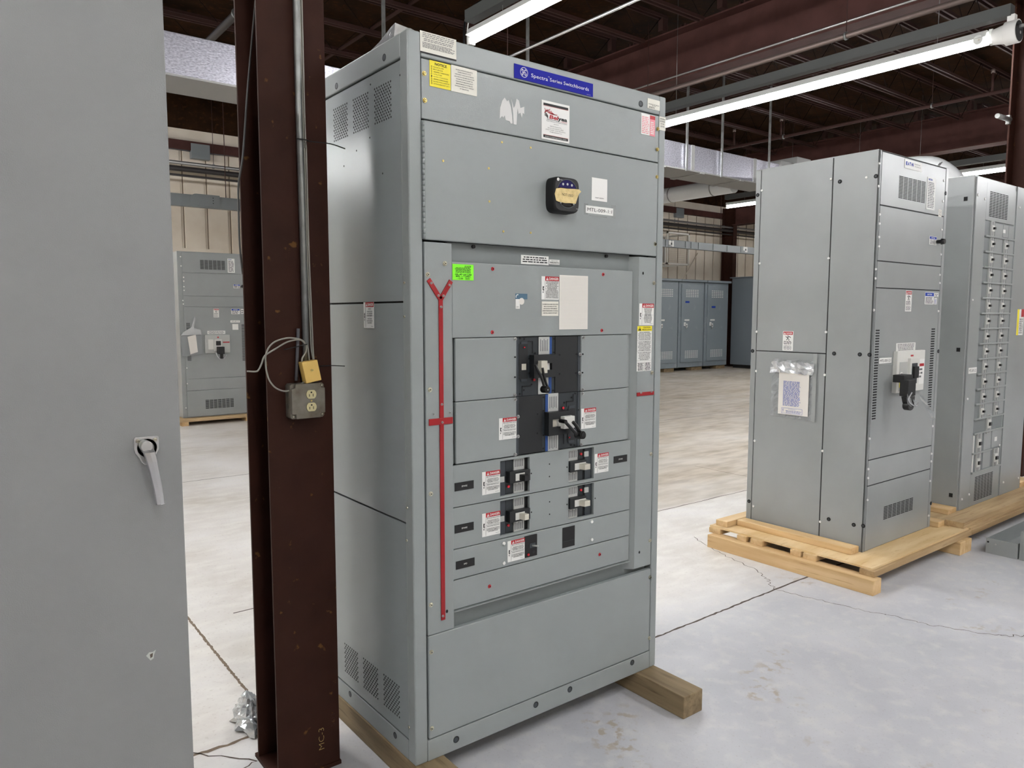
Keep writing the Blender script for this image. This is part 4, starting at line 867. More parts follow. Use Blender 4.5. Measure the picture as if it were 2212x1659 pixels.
# ---- power meter on the door
mt_r = 0.5336,1.886,0.6528,2.0064
cx, cz = (mt_r[0]+mt_r[2])/2, (mt_r[1]+mt_r[3])/2; hw, hh = (mt_r[2]-mt_r[0])/2, (mt_r[3]-mt_r[1])/2
def super_rect(hw, hh, n=48, e=5.0):
    out = []
    for i in range(n):
        t = 2*math.pi*i/n; c_, s_ = math.cos(t), math.sin(t); out.append((cx+hw*math.copysign(abs(c_)**(2/e), c_), cz+hh*math.copysign(abs(s_)**(2/e), s_)))
    return out
m = MB(); lv = [(.003, 1.0), (.034, 1.0), (.043, .965), (.047, .90)]; rings = [super_rect(hw*k, hh*k) for _, k in lv]; n = len(rings[0])
vv = [F.p(a, b, lv[i][0]) for i, rg in enumerate(rings) for a, b in rg]
ff = [(i*n+j, i*n+(j+1) % n, (i+1)*n+(j+1) % n, (i+1)*n+j) for i in range(3) for j in range(n)]
m.add(vv, ff, 'black_matte', True); m.add([F.p(a, b, .047) for a, b in rings[3]], [tuple(range(n))], 'black_matte')
me_ = m.build('power_meter', sw); me_['label'] = 'black round-screen power meter on the door'
m = MB(); sz = cz+.004; R = hw*.80; m.fcyl(F, cx, sz, R, .047, .0476, 'lens', 32); m.ring(F, cx, sz, R*.97, R*1.03, .0479, 'breaker_mid', 32)
arc = [(cx+R*.95*math.cos(t), sz+R*.95*math.sin(t)) for t in [.42+(2.30)*i/14 for i in range(15)]]; m.fpoly(F, arc, .0476, .0479, 'screen')
m.fbox(F, cx-R*.88, sz+R*.12, cx+R*.90, sz+R*.36, .0476, .0480, 'screen_red')
for k in (-1, 0, 1): m.fcyl(F, cx+k*R*.42, sz+R*(.66-.03*abs(k)), R*.09, .0479, .0482, 'plate_grey', 10)
m.fbox(F, cx-R*.42, sz-R*.86, cx+R*.38, sz-R*.66, .0476, .0479, 'black_plastic')
for k in (-1, 1): m.fcyl(F, cx+k*R*.62, sz-R*.66, R*.08, .0476, .048, 'plate_grey', 8)
m.build('screen', me_)
m = MB(); m.fcyl(F, cx-hw*.70, cz+hh*.80, hw*.09, .047, .0474, 'white', 16); m.text(F, 'g', cx-hw*.70, cz+hh*.80, .004, .0477, 'ink'); m.text(F, 'Multilin', cx-hw*.40, cz+hh*.79, hh*.040, .0474, 'white', w=hw*.3); m.text(F, 'PQM', cx+hw*.78, cz-hh*.72, hh*.035, .0474, 'white', w=hw*.16); m.build('meter_marking', me_)
m = MB(); q = [(0.5402,1.9623),(0.5609,1.9661),(0.586,1.9662),(0.6228,1.9687),(0.6444,1.9693),(0.6552,1.9628),(0.6446,1.9539),(0.6361,1.9364),(0.6297,1.9192),(0.6034,1.9193),(0.5809,1.9172),(0.553,1.9194),(0.5405,1.9223),(0.5335,1.944)]
m.fpoly(F, q, .0495, .0505, 'tape_tan'); xs_ = [p_[0] for p_ in q]; zs_ = [p_[1] for p_ in q]
m.text(F, 'NOT USED', (min(xs_)+max(xs_))/2-.003, (min(zs_)+max(zs_))/2+.002, .0085, .0509, 'ink', w=.050, rot=-.03); m.build('masking_tape', me_)['label'] = 'torn tan masking tape note'

# ---- on top of the switchboard
t = thing('lifting_bracket', 'lifting bracket with bolts and a plastic bag on top of the large switchboard', 'bracket', (.10, .40, Z1))
m = MB(); m.box(.04, .16, Z1, .14, .42, Z1+.006, 'steel_dull')
for y in (.20, .30, .385): m.tube([(.06, y, Z1+.006), (.06, y, Z1+.016)], .014, 'zinc', 6); m.tube([(.06, y, Z1+.016), (.06, y, Z1+.026)], .007, 'zinc', 8)
m.build('bracket_plate', t, .001)
m = MB(); m.add([(.02,.30,Z1+.006),(.02,.21,Z1+.022),(.02,.13,Z1+.046),(.02,.105,Z1+.050),(.02,.115,Z1+.006),(.08,.30,Z1+.006),(.08,.20,Z1+.030),(.085,.125,Z1+.055),(.09,.11,Z1+.045),(.09,.12,Z1+.006)], [(0,1,6,5),(1,2,7,6),(2,3,8,7),(3,4,9,8),(4,0,5,9),(0,4,3,2,1),(5,6,7,8,9)], 'plastic_bright'); m.build('plastic_bag', t)
# timbers below
for xa, xb, ya, yb, lb in ((1.030, 1.142, -.245, .80, 'weathered square timber sticking out under the right end of the large switchboard'), (-.003, .108, -.095, .80, 'weathered timber under the left side of the large switchboard')):
    m = MB(); m.box(xa, ya, 0, xb, yb, Z0, 'timber'); solo(m, 'timber_block', lb, 'timber', bev=.004)

# ------------------------------------------------------------------ things on the near column
Cf = front(.30)
t = thing('outlet_box', 'square steel outlet box with duplex receptacle on the near column', 'outlet box', (-.226, .28, 1.21))
bx = (-.281, 1.212, -.170, 1.322)
m = MB(); m.fpoly(Cf, [(bx[0]+.006,bx[1]),(bx[2]-.006,bx[1]),(bx[2],bx[1]+.006),(bx[2],bx[3]-.006),(bx[2]-.006,bx[3]),(bx[0]+.006,bx[3]),(bx[0],bx[3]-.006),(bx[0],bx[1]+.006)], 0, .040, 'box_steel')
for k in (.35, .7): m.fcyl(side(bx[0]), -.283, bx[1]+(bx[3]-bx[1])*k, .009, 0, .0004, 'steel_dull', 12)
m.build('box_body', t, .001)
m = MB(); c_ = .015; P_ = [(bx[0]+c_,bx[1]),(bx[2]-c_,bx[1]),(bx[2]-c_,bx[1]+c_*.8),(bx[2],bx[1]+c_),(bx[2],bx[3]-c_),(bx[2]-c_*.8,bx[3]-c_),(bx[2]-c_,bx[3]),(bx[0]+c_,bx[3]),(bx[0]+c_*.9,bx[3]-c_*.8),(bx[0]+.001,bx[3]-c_),(bx[0]+.001,bx[1]+c_),(bx[0]+c_*.9,bx[1]+c_)]
m.fpoly(Cf, P_, .040, .050, 'box_steel')
for (a, b) in ((bx[0]+.008, bx[1]+.008), (bx[2]-.008, bx[3]-.008), (bx[2]-.008, bx[1]+.010)): m.fcyl(Cf, a, b, .0035, .040, .044, 'zinc', 8)
m.build('cover', t, .0025, 3)
m = MB(); xc = bx[0]+.064
for zc in (1.2875, 1.2475):
    pts = [(xc+.0165*math.cos(t_), zc+max(-.0135, min(.0135, .0165*math.sin(t_)))) for t_ in [2*math.pi*i/28 for i in range(28)]]; m.fpoly(Cf, pts, .050, .0525, 'ivory')
    m.fbox(Cf, xc-.0075, zc-.007, xc-.0055, zc+.001, .0525, .0528, 'hole'); m.fbox(Cf, xc+.0045, zc-.007, xc+.0065, zc+.002, .0525, .0528, 'hole'); m.fcyl(Cf, xc, zc+.0065, .0028, .0525, .0528, 'hole', 8)
m.fcyl(Cf, xc, 1.2675, .0028, .050, .0525, 'zinc_gold', 10); m.build('receptacle', t)
t = thing('conduit', 'galvanized conduit running down the face of the near column to the outlet box', 'conduit', (-.215, .285, 1.32))
m = MB(); m.tube([(-.219, .286, 4.6), (-.219, .286, 2.1), (-.216, .286, 1.75), (-.216, .286, 1.322)], .0105, 'galv', 12); m.build('conduit_run', t)
m = MB(); m.tube([(-.216, .286, 1.322), (-.216, .286, 1.345)], .015, 'steel', 12); m.build('connector', t)
t = thing('cable_bundle', 'thin grey cables running beside the conduit on the near column', 'cable', (-.20, .29, 1.4))
m = MB()
for k, (dx, yy) in enumerate(((.0145, .292), (.0185, .288))): m.tube(smooth_path([(-.219+dx, yy, 4.6), (-.219+dx, yy, 2.3), (-.218+dx*1.1, yy, 2.05), (-.214+dx*.9, yy, 1.75), (-.213+dx*1.1, yy, 1.5), (-.210+dx, yy, 1.43), (-.207+dx*.5, .268, 1.395)], 5), .0026, 'cable_grey', 7)
m.build('cable', t)
def pts3(pl, y): return [(x, y, z) for x, z in pl]
m = MB(); m.tube(smooth_path(pts3([(-0.2205,1.4419),(-0.2349,1.458),(-0.2672,1.4655),(-0.2928,1.4638),(-0.3215,1.4545),(-0.3407,1.4372),(-0.3507,1.4129),(-0.3515,1.3884),(-0.3491,1.3637),(-0.3406,1.3355),(-0.3225,1.3128),(-0.2974,1.3012),(-0.2717,1.3034),(-0.2452,1.317),(-0.2285,1.3279)], .27), 5), .0026, 'cable_grey', 7)
m.tube(smooth_path(pts3([(-0.2205,1.4419),(-0.2382,1.4581),(-0.2609,1.4585),(-0.2868,1.4513),(-0.319,1.4335),(-0.3475,1.4174),(-0.3571,1.407),(-0.3638,1.3889),(-0.3735,1.371),(-0.3828,1.3659),(-0.4084,1.368)], .2705), 5), .0026, 'cable_grey', 7)
m.tube(smooth_path(pts3([(-0.2201,1.4433),(-0.2223,1.4212),(-0.2343,1.4025),(-0.2363,1.3899)], .2705), 4), .0026, 'cable_grey', 7); m.tube(smooth_path(pts3([(-0.2184,1.4433),(-0.214,1.4209),(-0.2121,1.3922)], .2705), 4), .0026, 'cable_grey', 7)
m.build('cable_loop', t)
m = MB(); pl = [(-0.2769,2.5406),(-0.2808,2.5112),(-0.3128,2.247),(-0.3259,2.1149),(-0.3361,2.0264),(-0.3503,1.9519),(-0.3527,1.8786),(-0.3532,1.7756),(-0.3477,1.7166),(-0.3403,1.6722)]
m.tube(smooth_path(pts3(pl, .47)[:-2]+[(pl[-2][0], .478, pl[-2][1]), (pl[-1][0]+.01, .52, pl[-1][1])], 5), .0032, 'cable_dark', 7); solo(m, 'hanging_cable', 'thin dark cable hanging down the left edge of the near column', 'cable')
m = MB(); pl = [(-0.2384,1.494),(-0.2503,1.3296)]; m.tube([(pl[0][0], .288, pl[0][1]), (pl[1][0], .286, pl[1][1])], .0052, 'conduit_pvc', 10); solo(m, 'plastic_tube', 'short dark plastic tube standing behind the cable loop above the outlet box', 'tube')
t = thing('splice_box', 'small yellow plastic box tilted above the outlet box', 'box', (-.21, .265, 1.32))
fc = [(-.244,1.389),(-.193,1.396),(-.180,1.331),(-.231,1.322)]
m = MB(); m.fpoly(front(.285), list(reversed(fc)), .002, .034, 'yellow_box'); m.build('box_body', t, .002)
cx_ = sum(p[0] for p in fc)/4; cz_ = sum(p[1] for p in fc)/4+.004
m = MB(); m.fcyl(front(.25), cx_, cz_, .0042, -.001, .002, 'zinc_gold', 12); m.fbox(front(.25), cx_-.003, cz_-.0005, cx_+.003, cz_+.0005, .002, .0023, 'hole'); m.build('box_screw', t)
def tie(pts, lb): m = MB(); m.tube(smooth_path(pts, 4), .0017, 'black_matte', 6); solo(m, 'cable_tie', lb, 'cable tie')
tie([(-.235, .272, 2.075), (-.20, .272, 2.075), (-.19, .284, 2.075), (-.12, .283, 2.077), (-.066, .29, 2.070)], 'black cable tie high on the near column, tail pointing right')
tie([(-.165, .30, 1.372), (-.12, .295, 1.372), (-.082, .29, 1.369)], 'black cable tie tail pointing right of the yellow box')
pl = [(-0.2952,1.4298),(-0.2688,1.4353),(-0.2361,1.4424),(-0.2213,1.4448)]
tie(pts3(pl, .262), 'black cable tie around the cable loop, tail pointing left')

# ------------------------------------------------------------------ near grey enclosure at left
D = front(-.35)
t = thing('enclosure', 'tall grey enclosure with chrome lever handle at the left edge', 'enclosure', (-1.25, -.05, 0))
m = MB(); m.box(-1.78, -.338, .06, -.752, .28, 2.38, 'enamel_matte'); m.box(-1.76, -.32, 0, -.77, .26, .06, 'enamel_matte'); m.build('enclosure_body', t, .004)
m = MB(); m.box(-1.775, -.350, .075, -.7535, -.338, 2.365, 'enamel_matte'); dr = m.build('enclosure_door', t, .002)
m = MB(); x, z = -0.8278,0.8353; m.fpoly(D, [(x-.010,z),(x-.004,z+.006),(x+.003,z+.005),(x+.009,z+.008),(x+.005,z-.002),(x+.004,z-.009),(x-.002,z-.012),(x-.006,z-.006)], 0, .0003, 'plate_grey'); m.fpoly(D, [(x-.003,z+.001),(x+.003,z+.003),(x+.002,z-.005),(x-.002,z-.007)], .0003, .0005, 'crack'); m.build('paint_chip', t)
P = [(-0.8425,1.2894),(-0.8396,1.2921),(-0.7993,1.2914),(-0.7964,1.2893),(-0.7965,1.2641),(-0.802,1.2541),(-0.8133,1.2448),(-0.8176,1.2328),(-0.8245,1.2346),(-0.8302,1.2403),(-0.8345,1.25),(-0.8411,1.2599),(-0.8429,1.2693)]
m = MB(); m.fpoly(D, list(reversed(P)), 0, .004, 'steel'); lh = m.build('lever_lock', t, .0012); lh['label'] = 'chrome lever lock plate'
m = MB()
for x, z in [(-0.8352,1.2844), (-0.8035,1.2841), (-0.8204,1.2457)]: m.fcyl(D, x, z, .0042, .004, .0065, 'zinc', 14, .003); m.fbox(D, x-.003, z-.0004, x+.003, z+.0004, .0065, .0067, 'gap')
x, z = -0.8192,1.2693; m.ring(D, x, z, .013, .0185, .006, 'steel', 28); m.fcyl(D, x, z, .0185, .004, .006, 'steel', 28); m.fcyl(D, x, z, .0125, .006, .009, 'steel_dull', 24); m.build('lock_ring', lh)
pl = [(-0.8247,1.2761),(-0.8211,1.2641),(-0.8172,1.2455),(-0.8123,1.2189),(-0.807,1.188),(-0.803,1.1545)]
m = MB(); n = len(pl); hv = []; W1 = [.0115, .0115, .0108, .0100, .0092, .0085]; DD = [.020, .036, .038, .036, .032, .028]
for i, (x, z) in enumerate(pl):
    w = W1[i]; d = DD[i]; hv += [D.p(x-w, z, d-.006), D.p(x-w*.8, z, d), D.p(x, z, d+.003), D.p(x+w*.8, z, d), D.p(x+w, z, d-.006), D.p(x, z, d-.010)]
m.add(hv, [(i*6+k, i*6+(k+1) % 6, i*6+6+(k+1) % 6, i*6+6+k) for i in range(n-1) for k in range(6)] + [tuple(range(6)), tuple(range(n*6-1, n*6-7, -1))], 'steel')
x, z = pl[0]; m.fcyl(D, x, z, .0110, .008, .032, 'steel', 16); m.build('lever', lh, .0012)

# ------------------------------------------------------------------ second switchgear cabinet on pallet (x 3.14-4.05)
def slot_grid(m, fr, a0, b0, a1, b1, nc, nr, mt='hole', fw=.84, fh=.52):
    cw, ch = (a1-a0)/nc, (b1-b0)/nr
    for i in range(nc):
        for j in range(nr): m.fbox(fr, a0+cw*i, b0+ch*j, a0+cw*(i+fw), b0+ch*(j+fh), 0, .0008, mt)
def gasket(par, fr, a, b, r=.010, nm='grommet'):
    m = MB(); m.fcyl(fr, a, b, r, 0, .003, 'hole', 14); m.fcyl(fr, a, b, r*.5, .003, .004, 'breaker_mid', 10); m.build(nm, par)
def maker_plate(par, fr, r, second=('Pow-R-Line', 'Switchboard'), lb='white maker plate with blue wordmark'):
    a0, b0, a1, b1 = r; W_, H_ = a1-a0, b1-b0; m, e = plate(fr, r, .001, 'white')
    m.text(fr, 'E', a0+W_*.06, b0+H_*.55, H_*.36, e, 'eaton_blue', 'l', bold=.05, w=W_*.09); m.fcyl(fr, a0+W_*.185, b0+H_*.42, H_*.05, e-.0003, e, 'eaton_blue', 8)
    m.text(fr, 'A', a0+W_*.165, b0+H_*.55, H_*.36, e+.0001, 'eaton_blue', 'l', bold=.04, w=W_*.09)
    m.text(fr, 'T', a0+W_*.27, b0+H_*.55, H_*.36, e, 'eaton_blue', 'l', bold=.05, w=W_*.08); m.fcyl(fr, a0+W_*.375, b0+H_*.5, H_*.05, e-.0003, e, 'eaton_blue', 8); m.text(fr, 'N', a0+W_*.40, b0+H_*.55, H_*.36, e, 'eaton_blue', 'l', bold=.05, w=W_*.09)
    m.text(fr, second[0], a0+W_*.57, b0+H_*.68, H_*.14, e, 'ink', 'l', w=W_*.32); m.text(fr, second[1], a0+W_*.57, b0+H_*.42, H_*.14, e, 'ink_soft', 'l', w=W_*.34)
    o = m.build('maker_plate', par); o['label'] = lb
def tall_label(par, fr, r, head, n, lb, seed, mt='ink_soft', nm='info_label', small_head=True):
    a0, b0, a1, b1 = r; W_, H_ = a1-a0, b1-b0; m, e = plate(fr, r, .001, 'white')
    if head: m.text(fr, head, a0+W_*.12, b1-min(H_*.07, W_*.18), min(H_*.05, W_*.16), e, 'eaton_blue', 'l', w=W_*.45, bold=.05)
    m.lines(fr, a0+W_*.1, b0+H_*.05, a1-W_*.1, b1-H_*.14, n, e, mt, al='l', seed=seed); o = m.build(nm, par); o['label'] = lb
def shock_label(par, fr, r, lb='danger label with a shock figure', word='DANGER'):
    a0, b0, a1, b1 = r; W_, H_ = a1-a0, b1-b0; m, e = plate(fr, r, .001, 'white'); hh = min(H_*.16, W_*.34)
    m.fbox(fr, a0+W_*.05, b1-hh-W_*.04, a1-W_*.05, b1-W_*.04, e-.0003, e, 'label_red'); warn_tri(m, fr, a0+W_*.18, b1-hh/2-W_*.04, hh*.7, e+.0002, 'white', 'label_red'); m.text(fr, word, a0+W_*.60, b1-hh/2-W_*.04, hh*.5, e+.0002, 'white', w=W_*.56, bold=.02)
    zc = b0+H_*.66; m.fcyl(fr, a0+W_*.50, zc+W_*.16, W_*.05, e-.0003, e, 'ink', 8)
    for q in ([(.5,.08),(.46,-.06),(.36,-.20)], [(.47,-.05),(.60,-.14),(.58,-.26)], [(.5,.06),(.66,.10),(.76,.02)], [(.5,.06),(.36,.04),(.28,.14)]): m.ribbon(fr, [(a0+W_*x_, zc+W_*y_) for x_, y_ in q], W_*.06, e, 'ink')
    m.lines(fr, a0+W_*.1, b0+H_*.32, a1-W_*.1, b0+H_*.50, 3, e, 'ink', al='l', seed=3); m.lines(fr, a0+W_*.1, b0+H_*.05, a1-W_*.1, b0+H_*.28, 4, e, 'ink_soft', al='l', seed=4)
    o = m.build('danger_label', par); o['label'] = lb
def blue_head_label(par, fr, r, word, lb, seed=1, n=5, al='l'):
    a0, b0, a1, b1 = r; W_, H_ = a1-a0, b1-b0; m, e = plate(fr, r, .001, 'white'); m.fbox(fr, a0+W_*.03, b1-H_*.33, a1-W_*.03, b1-H_*.04, e-.0003, e, 'eaton_blue')
    m.text(fr, word, a0+W_*.5, b1-H_*.185, H_*.13, e+.0002, 'white', w=W_*.5, bold=.02); m.lines(fr, a0+W_*.08, b0+H_*.05, a1-W_*.08, b1-H_*.38, n, e, 'ink', al=al, seed=seed); o = m.build('info_label', par); o['label'] = lb
def wbolt(par, fr, a, b, r=.008):
    m = MB(); m.fcyl(fr, a, b, r, 0, .005, 'white', 10, r*.7); m.build('screw', par)

EX, EY, EZ, ET = 3.145, .149, .13, 2.475
EXR, EYB = 4.045, .955
E_ = front(EY); Q_ = side(EX)
t = eat = thing('switchgear', 'tall grey switchgear cabinet on the pallet with a white main breaker and taped pouch', 'switchgear', ((EX+EXR)/2, (EY+EYB)/2, EZ))
m = MB(); m.box(EX+.004, EY+.004, EZ, EXR-.004, EYB-.004, ET-.004, 'gap'); m.build('inner_body', t)
m = MB(); m.box(EX, .952-.034, EZ, EX+.02, EYB, ET, 'eaton_grey'); m.box(EXR-.034, EY+.0, EZ, EXR, EY+.03, ET-.002, 'eaton_grey'); m.box(EXR-.02, EY+.03, EZ, EXR, EYB, ET-.002, 'eaton_grey'); m.box(EX+.02, EYB-.01, EZ, EXR-.02, EYB, ET, 'eaton_grey'); m.build('corner_post', t, .003)
m = MB(); m.box(EX, EY+.012, ET-.006, EXR, EYB, ET, 'eaton_grey'); m.build('roof_panel', t)
m = MB(); m.box(EX, EY, EZ, EX+.012, .424, ET-.003, 'eaton_grey'); m.box(EX, EY, EZ, EX+.022, EY+.012, ET-.003, 'eaton_grey'); m.build('side_panel', t, .004)
for z0, z1 in ((1.306, ET-.004), (EZ+.002, 1.300)):
    m = MB(); m.box(EX+.001, .430, z0, EX+.012, .914, z1, 'eaton_grey'); m.build('side_panel', t, .002)
def ep(z0, z1, nm='front_panel', x1=4.003, mt='eaton_grey'): 
    m = MB(); m.box(EX+.027, EY, z0, x1, EY+.014, z1, mt); return m.build(nm, t, .002)
ep(2.168, ET-.012); ep(1.852, 2.162); ep(1.698, 1.846); ep(.686, 1.692, 'main_door'); ep(.530, .680); ep(EZ+.003, .524)
m = MB(); slot_grid(m, front(EY), 3.385, 2.225, 3.735, 2.356, 6, 16, fw=.86, fh=.55); m.build('top_vent', t)
m = MB(); slot_grid(m, front(EY), 3.388, .289, 3.782, .374, 7, 9, fw=.86, fh=.55); m.build('bottom_vent', t)
for xa, xb in ((3.186, 3.231), (3.914, 3.964)):
    m = MB(); slot_grid(m, front(EY), xa, .925, xb, 1.46, 1, 34, fw=1, fh=.5); m.build('side_louvre', t)
maker_plate(t, E_, (3.4404,2.4047,3.6634,2.4569))
tall_label(t, E_, (3.7473,2.191,3.8636,2.3873), 'EATON', 16, 'tall white label beside the top vent', 31)
m = MB(); x, z = 3.9474,2.1821; m.fbox(E_, x-.022, z-.022, x+.022, z+.022, 0, .001, 'cream_label'); m.lines(E_, x-.018, z-.018, x+.018, z+.018, 6, .0013, 'ink_soft', seed=5); m.build('small_sticker', t)
blue_head_label(t, E_, (3.8156,1.9791,3.9165,2.0313), 'NOTICE', 'blue NOTICE label', 2, 4)
shock_label(t, E_, (3.5334,1.5601,3.6146,1.6871))
blue_head_label(t, E_, (3.7934,1.6061,3.9205,1.682), 'EATON', 'blue headed label at the top of the main door', 3, 5)
tall_label(t, E_, (3.9248,1.6553,3.9836,1.6788), None, 2, 'tiny white sticker', 6); tall_label(t, E_, (3.9287,1.6066,3.967,1.6463), None, 4, 'tiny white sticker', 7, 'blue_ink')
text_label(t, E_, (3.4427,1.3175,3.6964,1.3682), .001, 'white', [], 'rating_label', 'white rating label above the main breaker', n=5, box=(.03,.08,.97,.92), ink='ink_soft', seed=9)
m = MB(); q = 3.2409,1.2523,3.3922,1.2848; m.fbox(E_, q[0]-.004, q[1]-.012, q[2]+.004, q[3]+.010, .001, .0013, 'clear_tape'); m.fbox(E_, *q, .001, .0018, 'white'); m.text(E_, 'MTL-001-2:1', (q[0]+q[2])/2, (q[1]+q[3])/2, (q[3]-q[1])*.5, .0022, 'ink', w=(q[2]-q[0])*.86); m.build('taped_tag', t)['label'] = 'handwritten white tag taped to the door'
m = MB(); q = 3.7591,1.2195,3.83,1.2595; m.fbox(E_, *q, .001, .0016, 'white'); m.fbox(E_, q[0], q[3]-.016, q[2], q[3], .0016, .0019, 'eaton_blue'); m.lines(E_, q[0]+.003, q[1]+.004, q[2]-.003, q[3]-.02, 3, .0019, 'ink_soft'); m.build('info_label', t)
# main breaker
bz = (3.412, 1.068, 3.778, 1.320)
m = MB(); m.fbox(E_, *bz, 0, .028, 'handle_white'); mb_ = m.build('main_breaker', t, .003); mb_['label'] = 'white main breaker face'
m = MB(); q0, q1, q2, q3 = bz; w_, h_ = q2-q0, q3-q1
m.fbox(E_, q0+w_*.08, q1+h_*.04, q0+w_*.35, q3-h_*.26, .028, .030, 'plate_grey'); m.fbox(E_, q0+w_*.09, q1+h_*.13, q0+w_*.34, q1+h_*.34, .030, .0305, 'yellow'); m.lines(E_, q0+w_*.11, q1+h_*.16, q0+w_*.32, q1+h_*.32, 4, .0308, 'ink')
m.fbox(E_, q0+w_*.11, q1+h_*.42, q0+w_*.17, q1+h_*.50, .030, .032, 'white'); m.fbox(E_, q0+w_*.13, q1+h_*.44, q0+w_*.16, q1+h_*.47, .032, .0325, 'hole')
m.fbox(E_, q0+w_*.70, q1+h_*.16, q0+w_*.98, q1+h_*.78, .028, .0295, 'white'); m.fbox(E_, q0+w_*.71, q1+h_*.60, q0+w_*.96, q1+h_*.67, .0295, .0298, 'label_red'); m.lines(E_, q0+w_*.72, q1+h_*.30, q0+w_*.92, q1+h_*.57, 3, .0298, 'ink_soft')
m.fbox(E_, q0+w_*.46, q1+h_*.86, q0+w_*.56, q1+h_*.90, .028, .0285, 'label_red'); m.fcyl(E_, q0+w_*.39, q1+h_*.09, .006, .028, .031, 'red_button', 10); m.build('breaker_labels', mb_)
m = MB(); m.fbox(E_, q0+w_*.37, q1+h_*.13, q0+w_*.70, q1+h_*.82, .028, .045, 'handle_white'); m.fbox(E_, q0+w_*.42, q1+h_*.20, q0+w_*.62, q1+h_*.70, .045, .046, 'breaker_mid'); m.fbox(E_, q0+w_*.44, q1+h_*.34, q0+w_*.60, q1+h_*.62, .046, .06, 'black_matte'); m.build('handle_bezel', mb_, .002)
m = MB(); hx, hz = 3.363,1.1649; m.fbox(E_, hx-.050, hz-.022, hx+.065, hz+.022, .05, .115, 'black_matte'); hx, hz = 3.3308,1.1167; m.fbox(E_, hx-.035, hz-.050, hx+.062, hz+.045, .10, .150, 'black_matte'); hx2, hz2 = 3.346,1.0532
m.fpoly(E_, [(hx2-.048,hz-.052),(hx2+.045,hz-.052),(hx2+.038,hz2-.03),(hx2-.028,hz2-.03)][::-1], .11, .15, 'black_plastic'); x, z = 3.3459,1.0112; m.fcyl(E_, x, z, .04, .115, .15, 'black_plastic', 16, ry=.75); m.build('breaker_handle', mb_, .003); 
m = MB()
for pl in ([(3.324,1.0888),(3.2873,1.0534),(3.3194,1.0241),(3.3859,1.0055),(3.4137,1.0227)], ): m.tube(smooth_path([(x, -.01, z) for x, z in pl], 4), .004, 'plastic_bright', 6)
q = [(3.4243,1.0738),(3.448,1.0364),(3.5332,0.9849),(3.6073,0.9147),(3.6649,0.9075),(3.6392,0.9491),(3.561,1.0056),(3.4702,1.0573)]; vv = [front(.0).p(x, z, .01*(i % 2)) for i, (x, z) in enumerate(q)]
m.add(vv, [(0,1,6,7),(1,2,5,6),(2,3,4,5)], 'plastic_bag'); q = [(3.2893,1.0847),(3.2731,1.0617),(3.2957,1.025),(3.3357,1.0044),(3.3723,1.0194),(3.3999,1.0308),(3.3496,1.0521)]; m.add([front(.0).p(x, z, .006*(i % 2)) for i, (x, z) in enumerate(q)], [tuple(range(7))], 'plastic_bag')
m.build('plastic_strap', mb_)['label'] = 'loose clear plastic strap'
m = MB(); x, z = 3.9196,2.0004; m.fcyl(E_, x, z, .012, 0, .03, 'black_plastic', 12); m.fcyl(E_, x, z, .02, .03, .05, 'black_plastic', 14, .016); m.build('door_knob', t)
for x, z in [(3.1379,2.3919), (3.1394,2.2659), (3.976,2.3881), (3.9789,2.2595), (3.1691,2.1106), (3.1694,2.0593), (3.1721,1.9833), (3.174,1.931), (3.9822,2.0809), (3.9883,1.9246), (3.1516,1.8001), (3.152,1.7475), (3.9891,1.7957), (3.9936,1.7434), (3.1508,1.5659), (3.9967,1.5631), (3.1682,0.8136), (4.0038,0.8117), (4.0085,0.6275), (4.0089,0.576), (3.1694,0.6317), (3.1712,0.5776), (4.0072,0.4453), (3.1755,0.4454), (4.0119,0.2103)]: wbolt(t, E_, x, z, .0085)
for y, z in [(0.4375,2.3472), (0.4331,1.8783), (0.9085,2.34), (0.908,1.873), (0.9143,1.428), (0.4317,1.4344), (0.9089,1.1676), (0.4291,1.1728), (0.9052,0.7015), (0.4237,0.7032), (0.8974,0.2576), (0.4205,0.2577), (0.2221,2.3256)]: wbolt(t, Q_, -y, z, .0085)
for y, z in [(0.3813,2.3244), (0.9381,2.3151), (0.941,1.3), (0.3738,1.3063), (0.2158,1.3076), (0.1581,1.3078), (0.9334,0.2846), (0.3652,0.2862), (0.2071,0.2866), (0.1496,0.2934), (0.1674,2.325)]: gasket(t, Q_, -y, z, .012)
for x, z in [(4.0118,2.3124), (4.0283,1.303), (4.0389,0.2896)]: gasket(t, E_, x, z, .012)
shock_label(t, Q_, sx(0.6474,1.3113,0.7208,1.4356))
# clear pouch with papers
py0, pz0, py1, pz1 = 0.4871,0.8828,0.7879,1.2557
tp = thing('document_pouch', 'clear plastic pouch of papers taped to the side of the tall switchgear', 'pouch', (EX-.01, (py0+py1)/2, pz0))
rn = random.Random(3); m = MB(); n1, n2 = 14, 18; vv = []
for j in range(n2+1):
    for i in range(n1+1):
        vv.append(Q_.p(-py1+(py1-py0)*i/n1+rn.uniform(-.004,.004), pz0+(pz1-pz0)*j/n2+rn.uniform(-.004,.004), .003+rn.uniform(0, .008)))
m.add(vv, [(j*(n1+1)+i, j*(n1+1)+i+1, (j+1)*(n1+1)+i+1, (j+1)*(n1+1)+i) for i in range(n1) for j in range(n2)], 'plastic_bag'); m.fbox(Q_, -py1, pz0, -py0, pz1, .001, .002, 'clear_tape'); m.build('pouch_sleeve', tp)
m = MB(); vv = []
for j in range(5):
    for i in range(n1+1): vv.append(Q_.p(-py1+(py1-py0)*i/n1+rn.uniform(-.004,.004), pz1-.015-.018*j+rn.uniform(-.006,.006), .018+rn.uniform(0, .018)))
